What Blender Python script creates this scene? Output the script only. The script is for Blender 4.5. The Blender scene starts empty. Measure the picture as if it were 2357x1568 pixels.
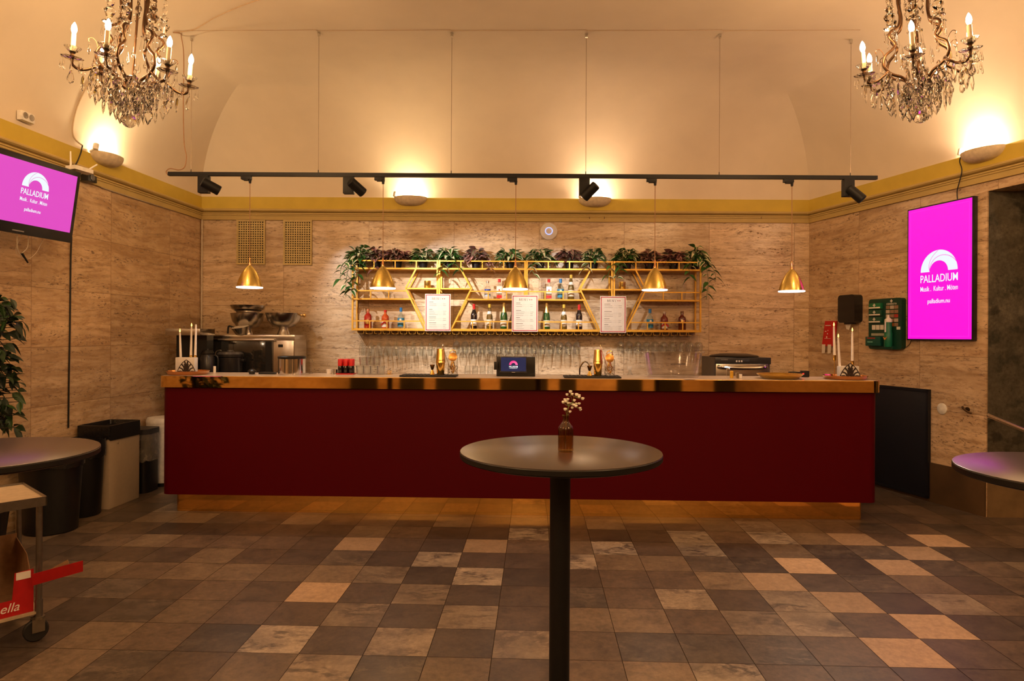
import bpy, bmesh, math, random
from mathutils import Vector, Matrix
V = Vector
PI = math.pi
rnd = random.Random(7)
scn = bpy.context.scene
COL = scn.collection

# ------------------------------------------------------------------ camera
F, CX, HY, ROLL, EYE = 1550.0, 1178.5, 772.0, 0.0055, 1.49
cam_d = bpy.data.cameras.new('camera'); cam = bpy.data.objects.new('camera', cam_d); COL.objects.link(cam)
cam_d.sensor_width = 36; cam_d.lens = 36 * F / 2357
cam_d.shift_y = -(784 - HY) / 2357
cam_d.clip_start = .05
cam.matrix_world = Matrix.Translation((0, 0, EYE)) @ Matrix.Rotation(PI / 2, 4, 'X') @ Matrix.Rotation(ROLL, 4, 'Z')
scn.camera = cam

def ray(px, py):
    dx, dy = px - CX, py - HY
    return V(((dx * math.cos(ROLL) + dy * math.sin(ROLL)) / F, 1.0, -(-dx * math.sin(ROLL) + dy * math.cos(ROLL)) / F))
def at(px, py, Y):
    return V((0, 0, EYE)) + ray(px, py) * Y
def xat(px, Y, py=800):
    return at(px, py, Y).x
def zat(py, Y, px=1178):
    return at(px, py, Y).z
def onpl(px, py, p0, n):
    d = ray(px, py); o = V((0, 0, EYE)); n = V(n)
    return o + d * ((V(p0) - o).dot(n) / d.dot(n))

# ------------------------------------------------------------------ room plan
YB = 7.7
LB, RB = V((-3.561, YB, 0)), V((3.393, YB, 0))
RP = V((3.949, 5.6, 0))
LDIR = V((.069, 1, 0)).normalized(); RDIR = V((.265, -1, 0)).normalized()
LN, RN = V((-LDIR.y, LDIR.x, 0)), V((-RDIR.y, RDIR.x, 0))       # into the walls
LRZ, RRZ = math.atan2(LDIR.y, LDIR.x), math.atan2(RDIR.y, RDIR.x)
LF = LB - LDIR * 10.7
RQ = RB + RDIR * 4.6
RF = V((RQ.x + .05, LF.y, 0))
ZT, ZBAND, ZC = 2.79, 3.057, 4.12
CA, CB = 1.25, ZC - 3.057
def left(px, py, off=0.0): return onpl(px, py, LB - LN * off, LN)
def right(px, py, off=0.0): return onpl(px, py, RB - RN * off, RN)
def back(px, py, off=0.0): return at(px, py, YB - off)
POLY = [LB, RB, RQ, RF, LF]
def wall_dist(x, y):
    d = 9
    for i in range(5):
        a, b = POLY[i], POLY[(i + 1) % 5]
        e = (b - a).normalized(); n = V((e.y, -e.x, 0))
        d = min(d, (V((x, y, 0)) - a).dot(n))
    return d
def ceil_z(x, y):
    t = min(max(wall_dist(x, y) / CA, 0), 1)
    return ZBAND + CB * math.sqrt(max(0, 1 - (1 - t) ** 2))
def ceil_pt(px, py, gap=.012):
    d = ray(px, py); Y = 3.0
    while Y < 7.69:
        p = V((0, 0, EYE)) + d * Y
        if wall_dist(p.x, p.y) <= .01 or p.z > ceil_z(p.x, p.y) - gap: break
        Y += .004
    return V((0, 0, EYE)) + d * (Y - .004)

# ------------------------------------------------------------------ materials
class NT:
    def __init__(s, name):
        s.m = bpy.data.materials.new(name); s.m.use_nodes = True
        s.t = s.m.node_tree; s.b = s.t.nodes['Principled BSDF']; s.out = s.t.nodes['Material Output']
    def n(s, kind, **kw):
        x = s.t.nodes.new('ShaderNode' + kind)
        for k, v in kw.items():
            if k.startswith('i_'):
                key = k[2:]
                x.inputs[int(key) if key.isdigit() else key].default_value = v
            else: setattr(x, k, v)
        return x
    def l(s, a, b): s.t.links.new(a, b)
    def math(s, op, a, b=None, c=None):
        x = s.n('Math', operation=op)
        for i, v in enumerate((a, b, c)):
            if v is None: continue
            if isinstance(v, (int, float)): x.inputs[i].default_value = v
            else: s.l(v, x.inputs[i])
        return x.outputs[0]
    def ramp(s, fac, stops):
        r = s.n('ValToRGB'); e = r.color_ramp.elements
        while len(e) < len(stops): e.new(.5)
        for k, (p, c) in enumerate(stops):
            e[k].position = p; e[k].color = (*c, 1) if len(c) == 3 else c
        s.l(fac, r.inputs[0]); return r.outputs[0]
    def mix(s, fac, a, b, mode='MIX'):
        x = s.n('Mix', data_type='RGBA', blend_type=mode)
        for i, v in ((0, fac), (6, a), (7, b)):
            if isinstance(v, (int, float)): x.inputs[i].default_value = v
            elif isinstance(v, tuple): x.inputs[i].default_value = (*v, 1)
            else: s.l(v, x.inputs[i])
        return x.outputs[2]
    def noise(s, vec, scale, detail=4, rough=.55, dist=0):
        x = s.n('TexNoise'); x.inputs['Scale'].default_value = scale; x.inputs['Detail'].default_value = detail
        x.inputs['Roughness'].default_value = rough; x.inputs['Distortion'].default_value = dist
        if vec is not None: s.l(vec, x.inputs['Vector'])
        return x.outputs['Fac']
    def obj(s): return s.n('TexCoord').outputs['Object']
    def mapping(s, vec, scale=(1, 1, 1), loc=(0, 0, 0), rot=(0, 0, 0)):
        x = s.n('Mapping'); x.inputs['Scale'].default_value = scale; x.inputs['Location'].default_value = loc
        x.inputs['Rotation'].default_value = rot
        s.l(vec, x.inputs['Vector']); return x.outputs[0]
    def bump(s, h, strength=.2, dist=.002):
        x = s.n('Bump'); x.inputs['Strength'].default_value = strength; x.inputs['Distance'].default_value = dist
        s.l(h, x.inputs['Height']); s.l(x.outputs[0], s.b.inputs['Normal'])
MATS = {}
def M(name, col, rough=.5, metal=0.0, emit=0.0, ecol=None, var=.12, scale=30, bump=0.0, coat=0.0, spec=.5, sheen=0.0, trans=0.0, ior=1.45):
    if name in MATS: return MATS[name]
    t = NT(name); b = t.b
    b.inputs['Roughness'].default_value = rough; b.inputs['Metallic'].default_value = metal
    b.inputs['Specular IOR Level'].default_value = spec; b.inputs['Coat Weight'].default_value = coat
    b.inputs['Sheen Weight'].default_value = sheen
    b.inputs['Transmission Weight'].default_value = trans; b.inputs['IOR'].default_value = ior
    if var > 0 and not emit:
        f = t.noise(t.obj(), scale)
        t.l(t.ramp(f, [(.3, tuple(c * (1 - var) for c in col)), (.7, tuple(min(1, c * (1 + var)) for c in col))]), b.inputs['Base Color'])
        if bump: t.bump(f, bump)
    else: b.inputs['Base Color'].default_value = (*col, 1)
    if emit:
        b.inputs['Emission Color'].default_value = (*(ecol or col), 1); b.inputs['Emission Strength'].default_value = emit
    MATS[name] = t.m; return t.m
def thin_glass(name, tint=(.96, .97, .97), refl=.9, ior=1.45, rough=.02):
    if name in MATS: return MATS[name]
    t = NT(name); t.t.nodes.remove(t.b)
    tr = t.n('BsdfTransparent'); tr.inputs[0].default_value = (*tint, 1)
    gl = t.n('BsdfGlossy'); gl.inputs['Roughness'].default_value = rough; gl.inputs[0].default_value = (refl, refl, refl, 1)
    lw = t.n('LayerWeight'); lw.inputs[0].default_value = .5
    ns = t.noise(t.obj(), 18)
    f = t.math('ADD', t.math('MULTIPLY', t.math('POWER', lw.outputs['Facing'], ior * 1.7), .9), t.math('MULTIPLY', ns, .07))
    mx = t.n('MixShader'); t.l(f, mx.inputs[0]); t.l(tr.outputs[0], mx.inputs[1]); t.l(gl.outputs[0], mx.inputs[2])
    t.l(mx.outputs[0], t.out.inputs[0]); MATS[name] = t.m; return t.m

def film(name, col, dens):
    t = NT(name); tr = t.n('BsdfTransparent'); t.b.inputs['Base Color'].default_value = (*col, 1); t.b.inputs['Roughness'].default_value = .3
    f = t.noise(t.obj(), 24, 4); mx = t.n('MixShader'); t.l(t.math('MULTIPLY', f, dens * 2), mx.inputs[0]); t.l(tr.outputs[0], mx.inputs[1]); t.l(t.b.outputs[0], mx.inputs[2]); t.l(mx.outputs[0], t.out.inputs[0]); MATS[name] = t.m; return t.m

def travertine(name, w, u0, h, v0, light=(.60, .43, .27), dark=(.36, .22, .115), rough=.24):
    t = NT(name); o = t.obj()
    sx = t.n('SeparateXYZ'); t.l(o, sx.inputs[0])
    u = t.math('DIVIDE', t.math('SUBTRACT', sx.outputs[0], u0), w)
    v = t.math('DIVIDE', t.math('SUBTRACT', sx.outputs[2], v0), h)
    fu, fv = t.math('FLOOR', u), t.math('FLOOR', v)
    cb = t.n('CombineXYZ'); t.l(fu, cb.inputs[0]); t.l(fv, cb.inputs[1])
    wn = t.n('TexWhiteNoise', noise_dimensions='3D'); t.l(cb.outputs[0], wn.inputs[0])
    sc = t.n('VectorMath', operation='SCALE'); t.l(wn.outputs['Color'], sc.inputs[0]); sc.inputs['Scale'].default_value = 17.0
    ad = t.n('VectorMath', operation='ADD'); t.l(o, ad.inputs[0]); t.l(sc.outputs[0], ad.inputs[1])
    p = ad.outputs[0]
    wob = t.noise(t.mapping(p, (.6, 1, 1.2)), 1.3, 2)
    cz = t.n('CombineXYZ'); t.l(t.math('MULTIPLY', wob, .22), cz.inputs[2])
    a2 = t.n('VectorMath', operation='ADD'); t.l(p, a2.inputs[0]); t.l(cz.outputs[0], a2.inputs[1]); q = a2.outputs[0]
    bands = t.noise(t.mapping(q, (.35, 1, 6)), 2.2, 5, .6)
    grain = t.noise(t.mapping(q, (1.5, 1, 7)), 4.0, 8, .74, .35)
    mott = t.noise(t.mapping(p, (2, 1, 3)), 2.6, 6, .7)
    c = t.ramp(bands, [(.34, tuple((a * .45 + b * .55) for a, b in zip(light, dark))), (.52, light), (.74, tuple(min(1, a * 1.14) for a in light))])
    c = t.mix(t.math('MULTIPLY', t.ramp(grain, [(.37, (1, 1, 1)), (.51, (0, 0, 0))]), .66), c, dark)
    c = t.mix(t.math('MULTIPLY', t.ramp(mott, [(.40, (1, 1, 1)), (.58, (0, 0, 0))]), .30), c, tuple(d * 1.05 for d in dark))
    fleck = t.noise(t.mapping(q, (5, 1, 15)), 5.0, 4, .72)
    zone = t.noise(t.mapping(q, (.8, 1, 5.5)), 2.4, 3)
    pm = t.math('MULTIPLY', t.ramp(fleck, [(.55, (0, 0, 0)), (.62, (1, 1, 1))]), t.ramp(zone, [(.46, (0, 0, 0)), (.60, (1, 1, 1))]))
    ln = t.math('ABSOLUTE', t.math('SUBTRACT', t.noise(t.mapping(q, (.5, 1, 5.5), (4, 0, 9)), 2.6, 4, .6), .5))
    lm = t.math('MULTIPLY', t.ramp(ln, [(0, (1, 1, 1)), (.022, (0, 0, 0))]), t.ramp(fleck, [(.42, (0, 0, 0)), (.60, (1, 1, 1))]))
    pm = t.math('MAXIMUM', pm, t.math('MULTIPLY', lm, .8))
    c = t.mix(t.math('MULTIPLY', pm, .86), c, (.105, .048, .02))
    val = t.math('ADD', t.math('MULTIPLY', wn.outputs['Value'], .22), .88)
    vm = t.n('CombineXYZ')
    for k in range(3): t.l(val, vm.inputs[k])
    c = t.mix(1.0, c, vm.outputs[0], 'MULTIPLY')
    eu = t.math('MULTIPLY', t.math('SUBTRACT', .5, t.math('ABSOLUTE', t.math('SUBTRACT', t.math('FRACT', u), .5))), w)
    ev = t.math('MULTIPLY', t.math('SUBTRACT', .5, t.math('ABSOLUTE', t.math('SUBTRACT', t.math('FRACT', v), .5))), h)
    jn = t.math('LESS_THAN', t.math('MINIMUM', eu, ev), .0022)
    c = t.mix(t.math('MULTIPLY', jn, .65), c, (.17, .09, .045))
    t.l(c, t.b.inputs['Base Color'])
    t.l(t.math('ADD', t.math('MULTIPLY', pm, .4), rough), t.b.inputs['Roughness'])
    t.bump(t.math('SUBTRACT', 1.0, t.math('MAXIMUM', pm, jn)), .3, .001)
    t.b.inputs['Specular IOR Level'].default_value = .45
    MATS[name] = t.m; return t.m

def slate(name, base, alt, vein=None, veinamt=0.0, rough=.42, vscale=1.3, mot=1.0, sharp=.07):
    t = NT(name); o = t.obj()
    at_ = t.n('Attribute', attribute_name='tile_seed')
    sc = t.n('VectorMath', operation='SCALE'); t.l(at_.outputs['Vector'], sc.inputs[0]); sc.inputs['Scale'].default_value = 31.0
    ad = t.n('VectorMath', operation='ADD'); t.l(o, ad.inputs[0]); t.l(sc.outputs[0], ad.inputs[1]); p = ad.outputs[0]
    f = t.noise(p, 5.5 * mot, 9, .72, .5); g = t.noise(t.mapping(p, (1, 1, 1), (3, 5, 1)), 34, 5, .75)
    c = t.ramp(f, [(.38, base), (.62, alt)])
    c = t.mix(.42, c, t.ramp(g, [(.35, tuple(x * .55 for x in base)), (.7, tuple(min(1, x * 1.35) for x in alt))]))
    rv = t.n('SeparateXYZ'); t.l(at_.outputs['Vector'], rv.inputs[0])
    if vein:
        warp = t.n('TexNoise'); t.l(p, warp.inputs['Vector']); warp.inputs['Scale'].default_value = 4.0; warp.inputs['Detail'].default_value = 3
        ws = t.n('VectorMath', operation='SCALE'); t.l(warp.outputs['Color'], ws.inputs[0]); ws.inputs['Scale'].default_value = .16
        wa = t.n('VectorMath', operation='ADD'); t.l(p, wa.inputs[0]); t.l(ws.outputs[0], wa.inputs[1])
        q = t.mapping(wa.outputs[0], (1, 2.1, 1), (0, 0, 0), (0, 0, .7))
        tone = t.noise(q, 1.9 * vscale, 4, .6)
        c = t.mix(t.math('MULTIPLY', t.ramp(tone, [(.42, (1, 1, 1)), (.56, (0, 0, 0))]), .55 * veinamt), c, tuple(x * .55 for x in base))
        vn = t.noise(q, 2.3 * vscale, 7, .68, .3)
        d = t.math('ABSOLUTE', t.math('SUBTRACT', vn, .5))
        brk = t.noise(t.mapping(p, (1, 1, 1), (5, 1, 3)), 5, 3)
        c = t.mix(t.math('MULTIPLY', t.math('MULTIPLY', t.ramp(d, [(0, (1, 1, 1)), (sharp, (0, 0, 0))]), t.ramp(brk, [(.40, (0, 0, 0)), (.6, (1, 1, 1))])), veinamt), c, vein)
        blot = t.noise(t.mapping(p, (1, 2.4, 1), (7, 2, 0), (0, 0, .5)), 3.6 * vscale, 4, .55, .3)
        c = t.mix(t.math('MULTIPLY', t.ramp(blot, [(.62, (0, 0, 0)), (.67, (1, 1, 1))]), veinamt * .8), c, tuple(x * .22 for x in base))
    val = t.math('ADD', t.math('MULTIPLY', rv.outputs[2], .5), .72)
    vm = t.n('CombineXYZ')
    for k in range(3): t.l(val, vm.inputs[k])
    c = t.mix(1.0, c, vm.outputs[0], 'MULTIPLY')
    t.l(c, t.b.inputs['Base Color'])
    t.l(t.math('ADD', t.math('MULTIPLY', g, .18), rough - .09), t.b.inputs['Roughness'])
    t.bump(t.math('ADD', f, t.math('MULTIPLY', g, .3)), .22, .002)
    MATS[name] = t.m; return t.m

# ------------------------------------------------------------------ mesh builder
class MB:
    def __init__(s): s.b = bmesh.new(); s.mi = 0; s.X = None
    def vs(s, pts):
        return [s.b.verts.new(s.X @ V(p) if s.X is not None else V(p)) for p in pts]
    def face(s, vv):
        try: f = s.b.faces.new(vv); f.material_index = s.mi; return f
        except ValueError: return None
    def quad(s, *pts): s.face(s.vs(pts)); return s
    def grid(s, rows, closed=False):
        R = [s.vs(r) for r in rows]
        n = len(R[0])
        for a, b in zip(R, R[1:]):
            for k in range(n if closed else n - 1):
                s.face([a[k], a[(k + 1) % n], b[(k + 1) % n], b[k]])
        return R
    def prism(s, poly, d0, d1, axis='z'):
        def mk(u, v, d): return {'z': (u, v, d), 'y': (u, d, v), 'x': (d, u, v)}[axis]
        a = s.vs([mk(u, v, d0) for u, v in poly]); b = s.vs([mk(u, v, d1) for u, v in poly])
        n = len(poly); s.face(a[::-1]); s.face(b)
        for k in range(n): s.face([a[k], a[(k + 1) % n], b[(k + 1) % n], b[k]])
        return s
    def box(s, x0, x1, y0, y1, z0, z1, bev=0.0):
        if bev > 0:
            nb = bmesh.new()
            bmesh.ops.create_cube(nb, size=1)
            for v in nb.verts: v.co = V(((x0 + x1) / 2 + v.co.x * (x1 - x0), (y0 + y1) / 2 + v.co.y * (y1 - y0), (z0 + z1) / 2 + v.co.z * (z1 - z0)))
            bmesh.ops.bevel(nb, geom=nb.edges[:], offset=bev, segments=2, profile=.6, affect='EDGES')
            vm = {v: s.vs([v.co])[0] for v in nb.verts}
            for f in nb.faces: s.face([vm[v] for v in f.verts])
            nb.free(); return s
        return s.prism([(x0, y0), (x1, y0), (x1, y1), (x0, y1)], z0, z1)
    def lathe(s, prof, seg=20, c=(0, 0, 0), cap=True, flute=0.0, nf=0, tilt=None):
        rows = []
        for r, z in prof:
            row = []
            for k in range(seg):
                a = 2 * PI * k / seg
                rr = r * (1 + flute * math.cos(nf * a)) if nf else r
                p = V((rr * math.cos(a), rr * math.sin(a), z))
                if tilt is not None: p = tilt @ p
                row.append(V(c) + p)
            rows.append(row)
        R = s.grid(rows, True)
        if cap:
            if prof[0][0] > 1e-4: s.face(R[0][::-1])
            if prof[-1][0] > 1e-4: s.face(R[-1])
        return s
    def tube(s, pts, r, seg=8, cap=True):
        pts = [V(p) for p in pts]; n = len(pts)
        rs = r if isinstance(r, (list, tuple)) else [r] * n
        up = None; rows = []
        for i, p in enumerate(pts):
            d = (pts[min(i + 1, n - 1)] - pts[max(i - 1, 0)])
            d = d.normalized() if d.length > 1e-9 else V((0, 0, 1))
            if up is None:
                up = d.orthogonal().normalized()
            up = (up - d * up.dot(d))
            up = up.normalized() if up.length > 1e-6 else d.orthogonal().normalized()
            w = d.cross(up)
            rows.append([p + (up * math.cos(2 * PI * k / seg) + w * math.sin(2 * PI * k / seg)) * rs[i] for k in range(seg)])
        R = s.grid(rows, True)
        if cap: s.face(R[0][::-1]); s.face(R[-1])
        return s
    def bar(s, p, q, w, up=(0, 1, 0)):
        p, q = V(p), V(q); d = (q - p).normalized(); u = V(up); u = (u - d * u.dot(d)).normalized(); v = d.cross(u)
        c = [(u * a + v * b) * w / 2 for a, b in ((-1, -1), (1, -1), (1, 1), (-1, 1))]
        s.grid([[p + k for k in c], [q + k for k in c]], True)
        a = s.vs([p + k for k in c]); s.face(a[::-1]); a = s.vs([q + k for k in c]); s.face(a)
        return s
    def ball(s, c, r, seg=12, rings=8, sz=1.0):
        return s.lathe([(max(1e-5, r * math.sin(PI * k / rings)), -r * sz * math.cos(PI * k / rings)) for k in range(rings + 1)], seg, c, cap=False)
    def mesh(s, name, mats, smooth=35):
        bmesh.ops.remove_doubles(s.b, verts=s.b.verts[:], dist=1e-6)
        bmesh.ops.recalc_face_normals(s.b, faces=s.b.faces[:])
        if smooth:
            for f in s.b.faces: f.smooth = True
            lim = math.radians(smooth)
            for e in s.b.edges:
                if len(e.link_faces) == 2 and e.calc_face_angle(0) > lim: e.smooth = False
        me = bpy.data.meshes.new(name); s.b.to_mesh(me); s.b.free()
        for m in (mats if isinstance(mats, (list, tuple)) else [mats]): me.materials.append(m)
        return me
    def done(s, name, mats, parent=None, smooth=35, loc=None):
        o = bpy.data.objects.new(name, s.mesh(name, mats, smooth)); COL.objects.link(o)
        if parent is not None: o.parent = parent
        if loc is not None: o.location = loc
        return o
def inst(name, me, parent=None, loc=(0, 0, 0), rot=(0, 0, 0), scale=(1, 1, 1)):
    o = bpy.data.objects.new(name, me); COL.objects.link(o)
    if parent is not None: o.parent = parent
    o.location = loc; o.rotation_euler = rot; o.scale = scale
    return o
def tag(o, label, cat, group=None):
    o['label'] = label; o['category'] = cat
    if group: o['group'] = group
    return o
def thing(name, label, cat, loc=(0, 0, 0), rz=0.0, group=None, tilt=0.0):
    o = bpy.data.objects.new(name, None); COL.objects.link(o); o.empty_display_size = .05
    o.location = loc; o.rotation_euler = (tilt, 0, rz)
    return tag(o, label, cat, group)
def struct(o): o['kind'] = 'structure'; return o
def rrect(w, d, r, n=5):
    out = []
    for cx, cy, a0 in ((w / 2 - r, d / 2 - r, 0), (-w / 2 + r, d / 2 - r, 90), (-w / 2 + r, -d / 2 + r, 180), (w / 2 - r, -d / 2 + r, 270)):
        for k in range(n + 1):
            a = math.radians(a0 + 90 * k / n); out.append((cx + r * math.cos(a), cy + r * math.sin(a)))
    return out
def text(body, size, mat, parent, loc, name='lettering', width=None, align='CENTER', ext=.0006, rot=(PI / 2, 0, 0), bold=0.0):
    cu = bpy.data.curves.new(name, 'FONT'); cu.body = body; cu.size = size; cu.align_x = align; cu.extrude = ext; cu.offset = bold
    cu.resolution_u = 3
    tmp = bpy.data.objects.new(name, cu); COL.objects.link(tmp)
    dg = bpy.context.evaluated_depsgraph_get()
    me = bpy.data.meshes.new_from_object(tmp.evaluated_get(dg))
    bpy.data.objects.remove(tmp)
    if width:
        xs = [v.co.x for v in me.vertices]; k = width / max(1e-6, max(xs) - min(xs))
        c = (max(xs) + min(xs)) / 2 if align == 'CENTER' else min(xs)
        for v in me.vertices: v.co.x = (v.co.x - c) * k
    me.materials.clear(); me.materials.append(mat)
    o = inst(name, me, parent, loc, rot); return o
def copy_thing(root, loc, label, rz=None, group=None):
    r = root.copy(); COL.objects.link(r); r.location = loc; r['label'] = label
    if rz is not None: r.rotation_euler = (root.rotation_euler[0], 0, rz)
    if group: r['group'] = group
    for ch in list(root.children):
        c = ch.copy(); COL.objects.link(c); c.parent = r
        for g in list(ch.children):
            d = g.copy(); COL.objects.link(d); d.parent = c
    return r
def light(name, kind, loc, power, col, radius=.03, **kw):
    l = bpy.data.lights.new(name, kind); l.energy = power; l.color = col
    if kind in ('POINT', 'SPOT'): l.shadow_soft_size = radius
    for k, v in kw.items(): setattr(l, k, v)
    o = bpy.data.objects.new(name, l); COL.objects.link(o); o.location = loc; return o
def aim(o, target):
    o.rotation_euler = (V(target) - o.location).to_track_quat('-Z', 'Y').to_euler(); return o
def spline(pts, n=8):
    pts = [V(p) for p in pts]; out = []
    for i in range(len(pts) - 1):
        p0, p1, p2, p3 = pts[max(i - 1, 0)], pts[i], pts[i + 1], pts[min(i + 2, len(pts) - 1)]
        for k in range(n):
            t = k / n
            out.append(.5 * ((2 * p1) + (p2 - p0) * t + (2 * p0 - 5 * p1 + 4 * p2 - p3) * t * t + (3 * p1 - p0 - 3 * p2 + p3) * t ** 3))
    out.append(pts[-1]); return out

# palette
m_black = M('black_plastic', (.0055, .0055, .006), .38)
m_blackmat = M('black_powder_coat', (.0055, .0055, .006), .5, spec=.35)
m_white = M('white_plastic', (.75, .72, .66), .4)
m_brass = M('polished_brass', (.86, .56, .17), .08, 1.0, var=.05, scale=8)
m_brush = M('brushed_brass', (.82, .62, .19), .24, 1.0, var=.06, scale=60)
m_copper = M('copper_tray', (.85, .42, .19), .12, 1.0, var=.05)
m_gold = M('gold_metal', (.90, .60, .16), .14, 1.0, var=.05)
m_steel = M('stainless_steel', (.55, .52, .48), .22, 1.0, var=.06)
m_chrome = M('chrome', (.7, .69, .67), .1, 1.0, var=.04)
m_shelfgold = M('gold_paint', (.66, .36, .045), .38, .35, var=.08)
m_plaster = M('wall_lamp_plaster', (.62, .52, .36), .8, var=.15, scale=25, bump=.3)
m_glass = thin_glass('clear_glass')
m_acryl = thin_glass('clear_acrylic', (.93, .92, .93), 1.0, 1.5, .06)
m_paper = M('white_paper', (.82, .76, .68), .35, var=.04)
m_red = M('signal_red', (.55, .012, .012), .4)
m_candle = M('candle_wax', (.88, .82, .74), .45, var=.04)
m_flame = M('flame', (1, .62, .2), emit=3.5, ecol=(1, .52, .10))
# ================================================================== SETTING
m_ceil = M('ceiling_plaster', (.72, .62, .48), .85, var=.03, scale=3)
m_band = M('mustard_band_paint', (.57, .42, .055), .6, var=.06, scale=6)
m_mould = M('ochre_moulding_paint', (.50, .37, .13), .55, var=.06, scale=6)
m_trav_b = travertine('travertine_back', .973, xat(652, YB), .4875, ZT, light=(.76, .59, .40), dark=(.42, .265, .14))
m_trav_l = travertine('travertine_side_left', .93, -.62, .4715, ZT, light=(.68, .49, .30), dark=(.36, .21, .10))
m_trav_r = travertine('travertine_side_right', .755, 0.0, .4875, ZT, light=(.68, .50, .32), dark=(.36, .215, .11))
m_marble = slate('grey_green_marble', (.10, .085, .06), (.27, .235, .18), (.035, .04, .03), .7, .3, 1.0, .6)
m_plinth = M('brown_stone_plinth', (.085, .048, .022), .45, var=.25, scale=4)

def wallobj(name, loc, rz, boxes, mat):
    mb = MB()
    for b in boxes: mb.box(*b)
    o = mb.done(name, mat, smooth=0); o.location = loc; o.rotation_euler = (0, 0, rz); return struct(o)
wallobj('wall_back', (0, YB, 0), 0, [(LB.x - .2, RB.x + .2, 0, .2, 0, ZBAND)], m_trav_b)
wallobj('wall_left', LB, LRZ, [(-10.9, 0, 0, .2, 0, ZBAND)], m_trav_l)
PIER = (RP - RB).length
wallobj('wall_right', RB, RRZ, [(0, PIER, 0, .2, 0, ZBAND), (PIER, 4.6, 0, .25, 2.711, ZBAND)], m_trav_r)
wallobj('wall_doorway', RP + V((.012, 0, 0)), 0, [(0, 1.8, 0, .2, .31, 2.74)], m_marble)
struct(MB().box(0, 1.8, -.012, .2, 0, .31).done('baseboard_doorway', M('tan_stone_plinth', (.21, .135, .065), .5, var=.2, scale=6), loc=RP + V((.012, 0, 0)), smooth=0))
wallobj('wall_corridor', (5.75, 2.2, 0), 0, [(0, .2, 0, 3.6, 0, 2.75)], m_marble)
wallobj('wall_front', (0, LF.y - .2, 0), 0, [(LF.x - .2, RF.x + .2, 0, .2, 1.75, ZBAND)], M('front_wall_paint', (.30, .20, .12), .6, var=.1, scale=2))
wallobj('wall_front_dark', (0, LF.y - .2, 0), 0, [(LF.x - .2, RF.x + .2, 0, .215, 0, 1.75)], M('front_wall_dark', (.016, .012, .007), .6, var=.3, scale=2))  # added unseen dark lower half, so the brass reflects dark while crystals stay bright
wallobj('reflection_panels', (0, LF.y, 0), 0, [(a, b, 0, .09, 0, 2.3) for a, b in ((-3.6, -3.1), (-2.5, -2.25), (-1.2, -.75), (.35, .6), (1.0, 1.9), (2.5, 2.8), (3.4, 4.1))], m_trav_r)  # travertine strips added out of view so the brass edge reflects vertical patches
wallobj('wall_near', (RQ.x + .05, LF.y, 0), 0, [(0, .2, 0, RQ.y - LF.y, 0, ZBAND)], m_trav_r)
_q = [RB + RDIR * a + RN * .2 for a in (PIER - .02, 4.6)]
struct(MB().prism([(_q[0].x, _q[0].y), (_q[1].x, _q[1].y), (5.95, 3.0), (5.95, 5.8), (_q[0].x, 5.8)], 2.75, 2.85).done('ceiling_corridor', M('corridor_paint', (.14, .10, .065), .7), smooth=0))
o = MB().box(0, PIER, -.012, 0, 0, .356).done('baseboard_right', m_plinth, smooth=0); o.location = RB; o.rotation_euler = (0, 0, RRZ); struct(o)

def inset(d):
    out = []
    for i in range(5):
        a, b, c = POLY[i - 1], POLY[i], POLY[(i + 1) % 5]
        e1, e2 = (b - a).normalized(), (c - b).normalized()
        n1, n2 = V((e1.y, -e1.x, 0)), V((e2.y, -e2.x, 0))
        m = (n1 + n2); out.append(b + m * (d / (1 + n1.dot(n2))))
    return out
mb = MB()
K = 22
prev = None
segs = [0] * 5
for i in range(5):                       # each cove is its own strip so that the mitres stay crisp
    rows = []
    for k in range(K + 1):
        a = PI / 2 * k / K
        pts = inset(CA * (1 - math.cos(a))); z = ZBAND + CB * math.sin(a)
        p, q = pts[i], pts[(i + 1) % 5]
        rows.append([V((p.x + (q.x - p.x) * t, p.y + (q.y - p.y) * t, z)) for t in (0, .25, .5, .75, 1)])
    mb.grid(rows)
top = inset(CA); mb.face(mb.vs([V((p.x, p.y, ZC)) for p in top]))
struct(mb.done('ceiling', m_ceil, smooth=26))

def sweep(prof, name, mat):
    mb = MB(); rows = []
    for off, z in prof:
        pts = inset(off); rows.append([V((p.x, p.y, z)) for p in (pts[4], pts[0], pts[1], pts[2], pts[3])])
    mb.grid(rows); return struct(mb.done(name, mat, smooth=20))
sweep([(-.01, ZT - .001), (.022, ZT), (.022, 2.837), (.030, 2.840), (.030, 2.850), (.026, 2.852), (.026, 2.856), (.036, 2.858), (.036, 2.870), (.014, 2.876),
       (.040, 2.884), (.052, 2.895), (.052, 2.906), (.040, 2.916), (.014, 2.919), (.010, 2.922)], 'trim_1', m_mould)
sweep([(.010, 2.922), (.010, 3.055), (-.01, 3.058)], 'trim_2', m_band)

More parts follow.
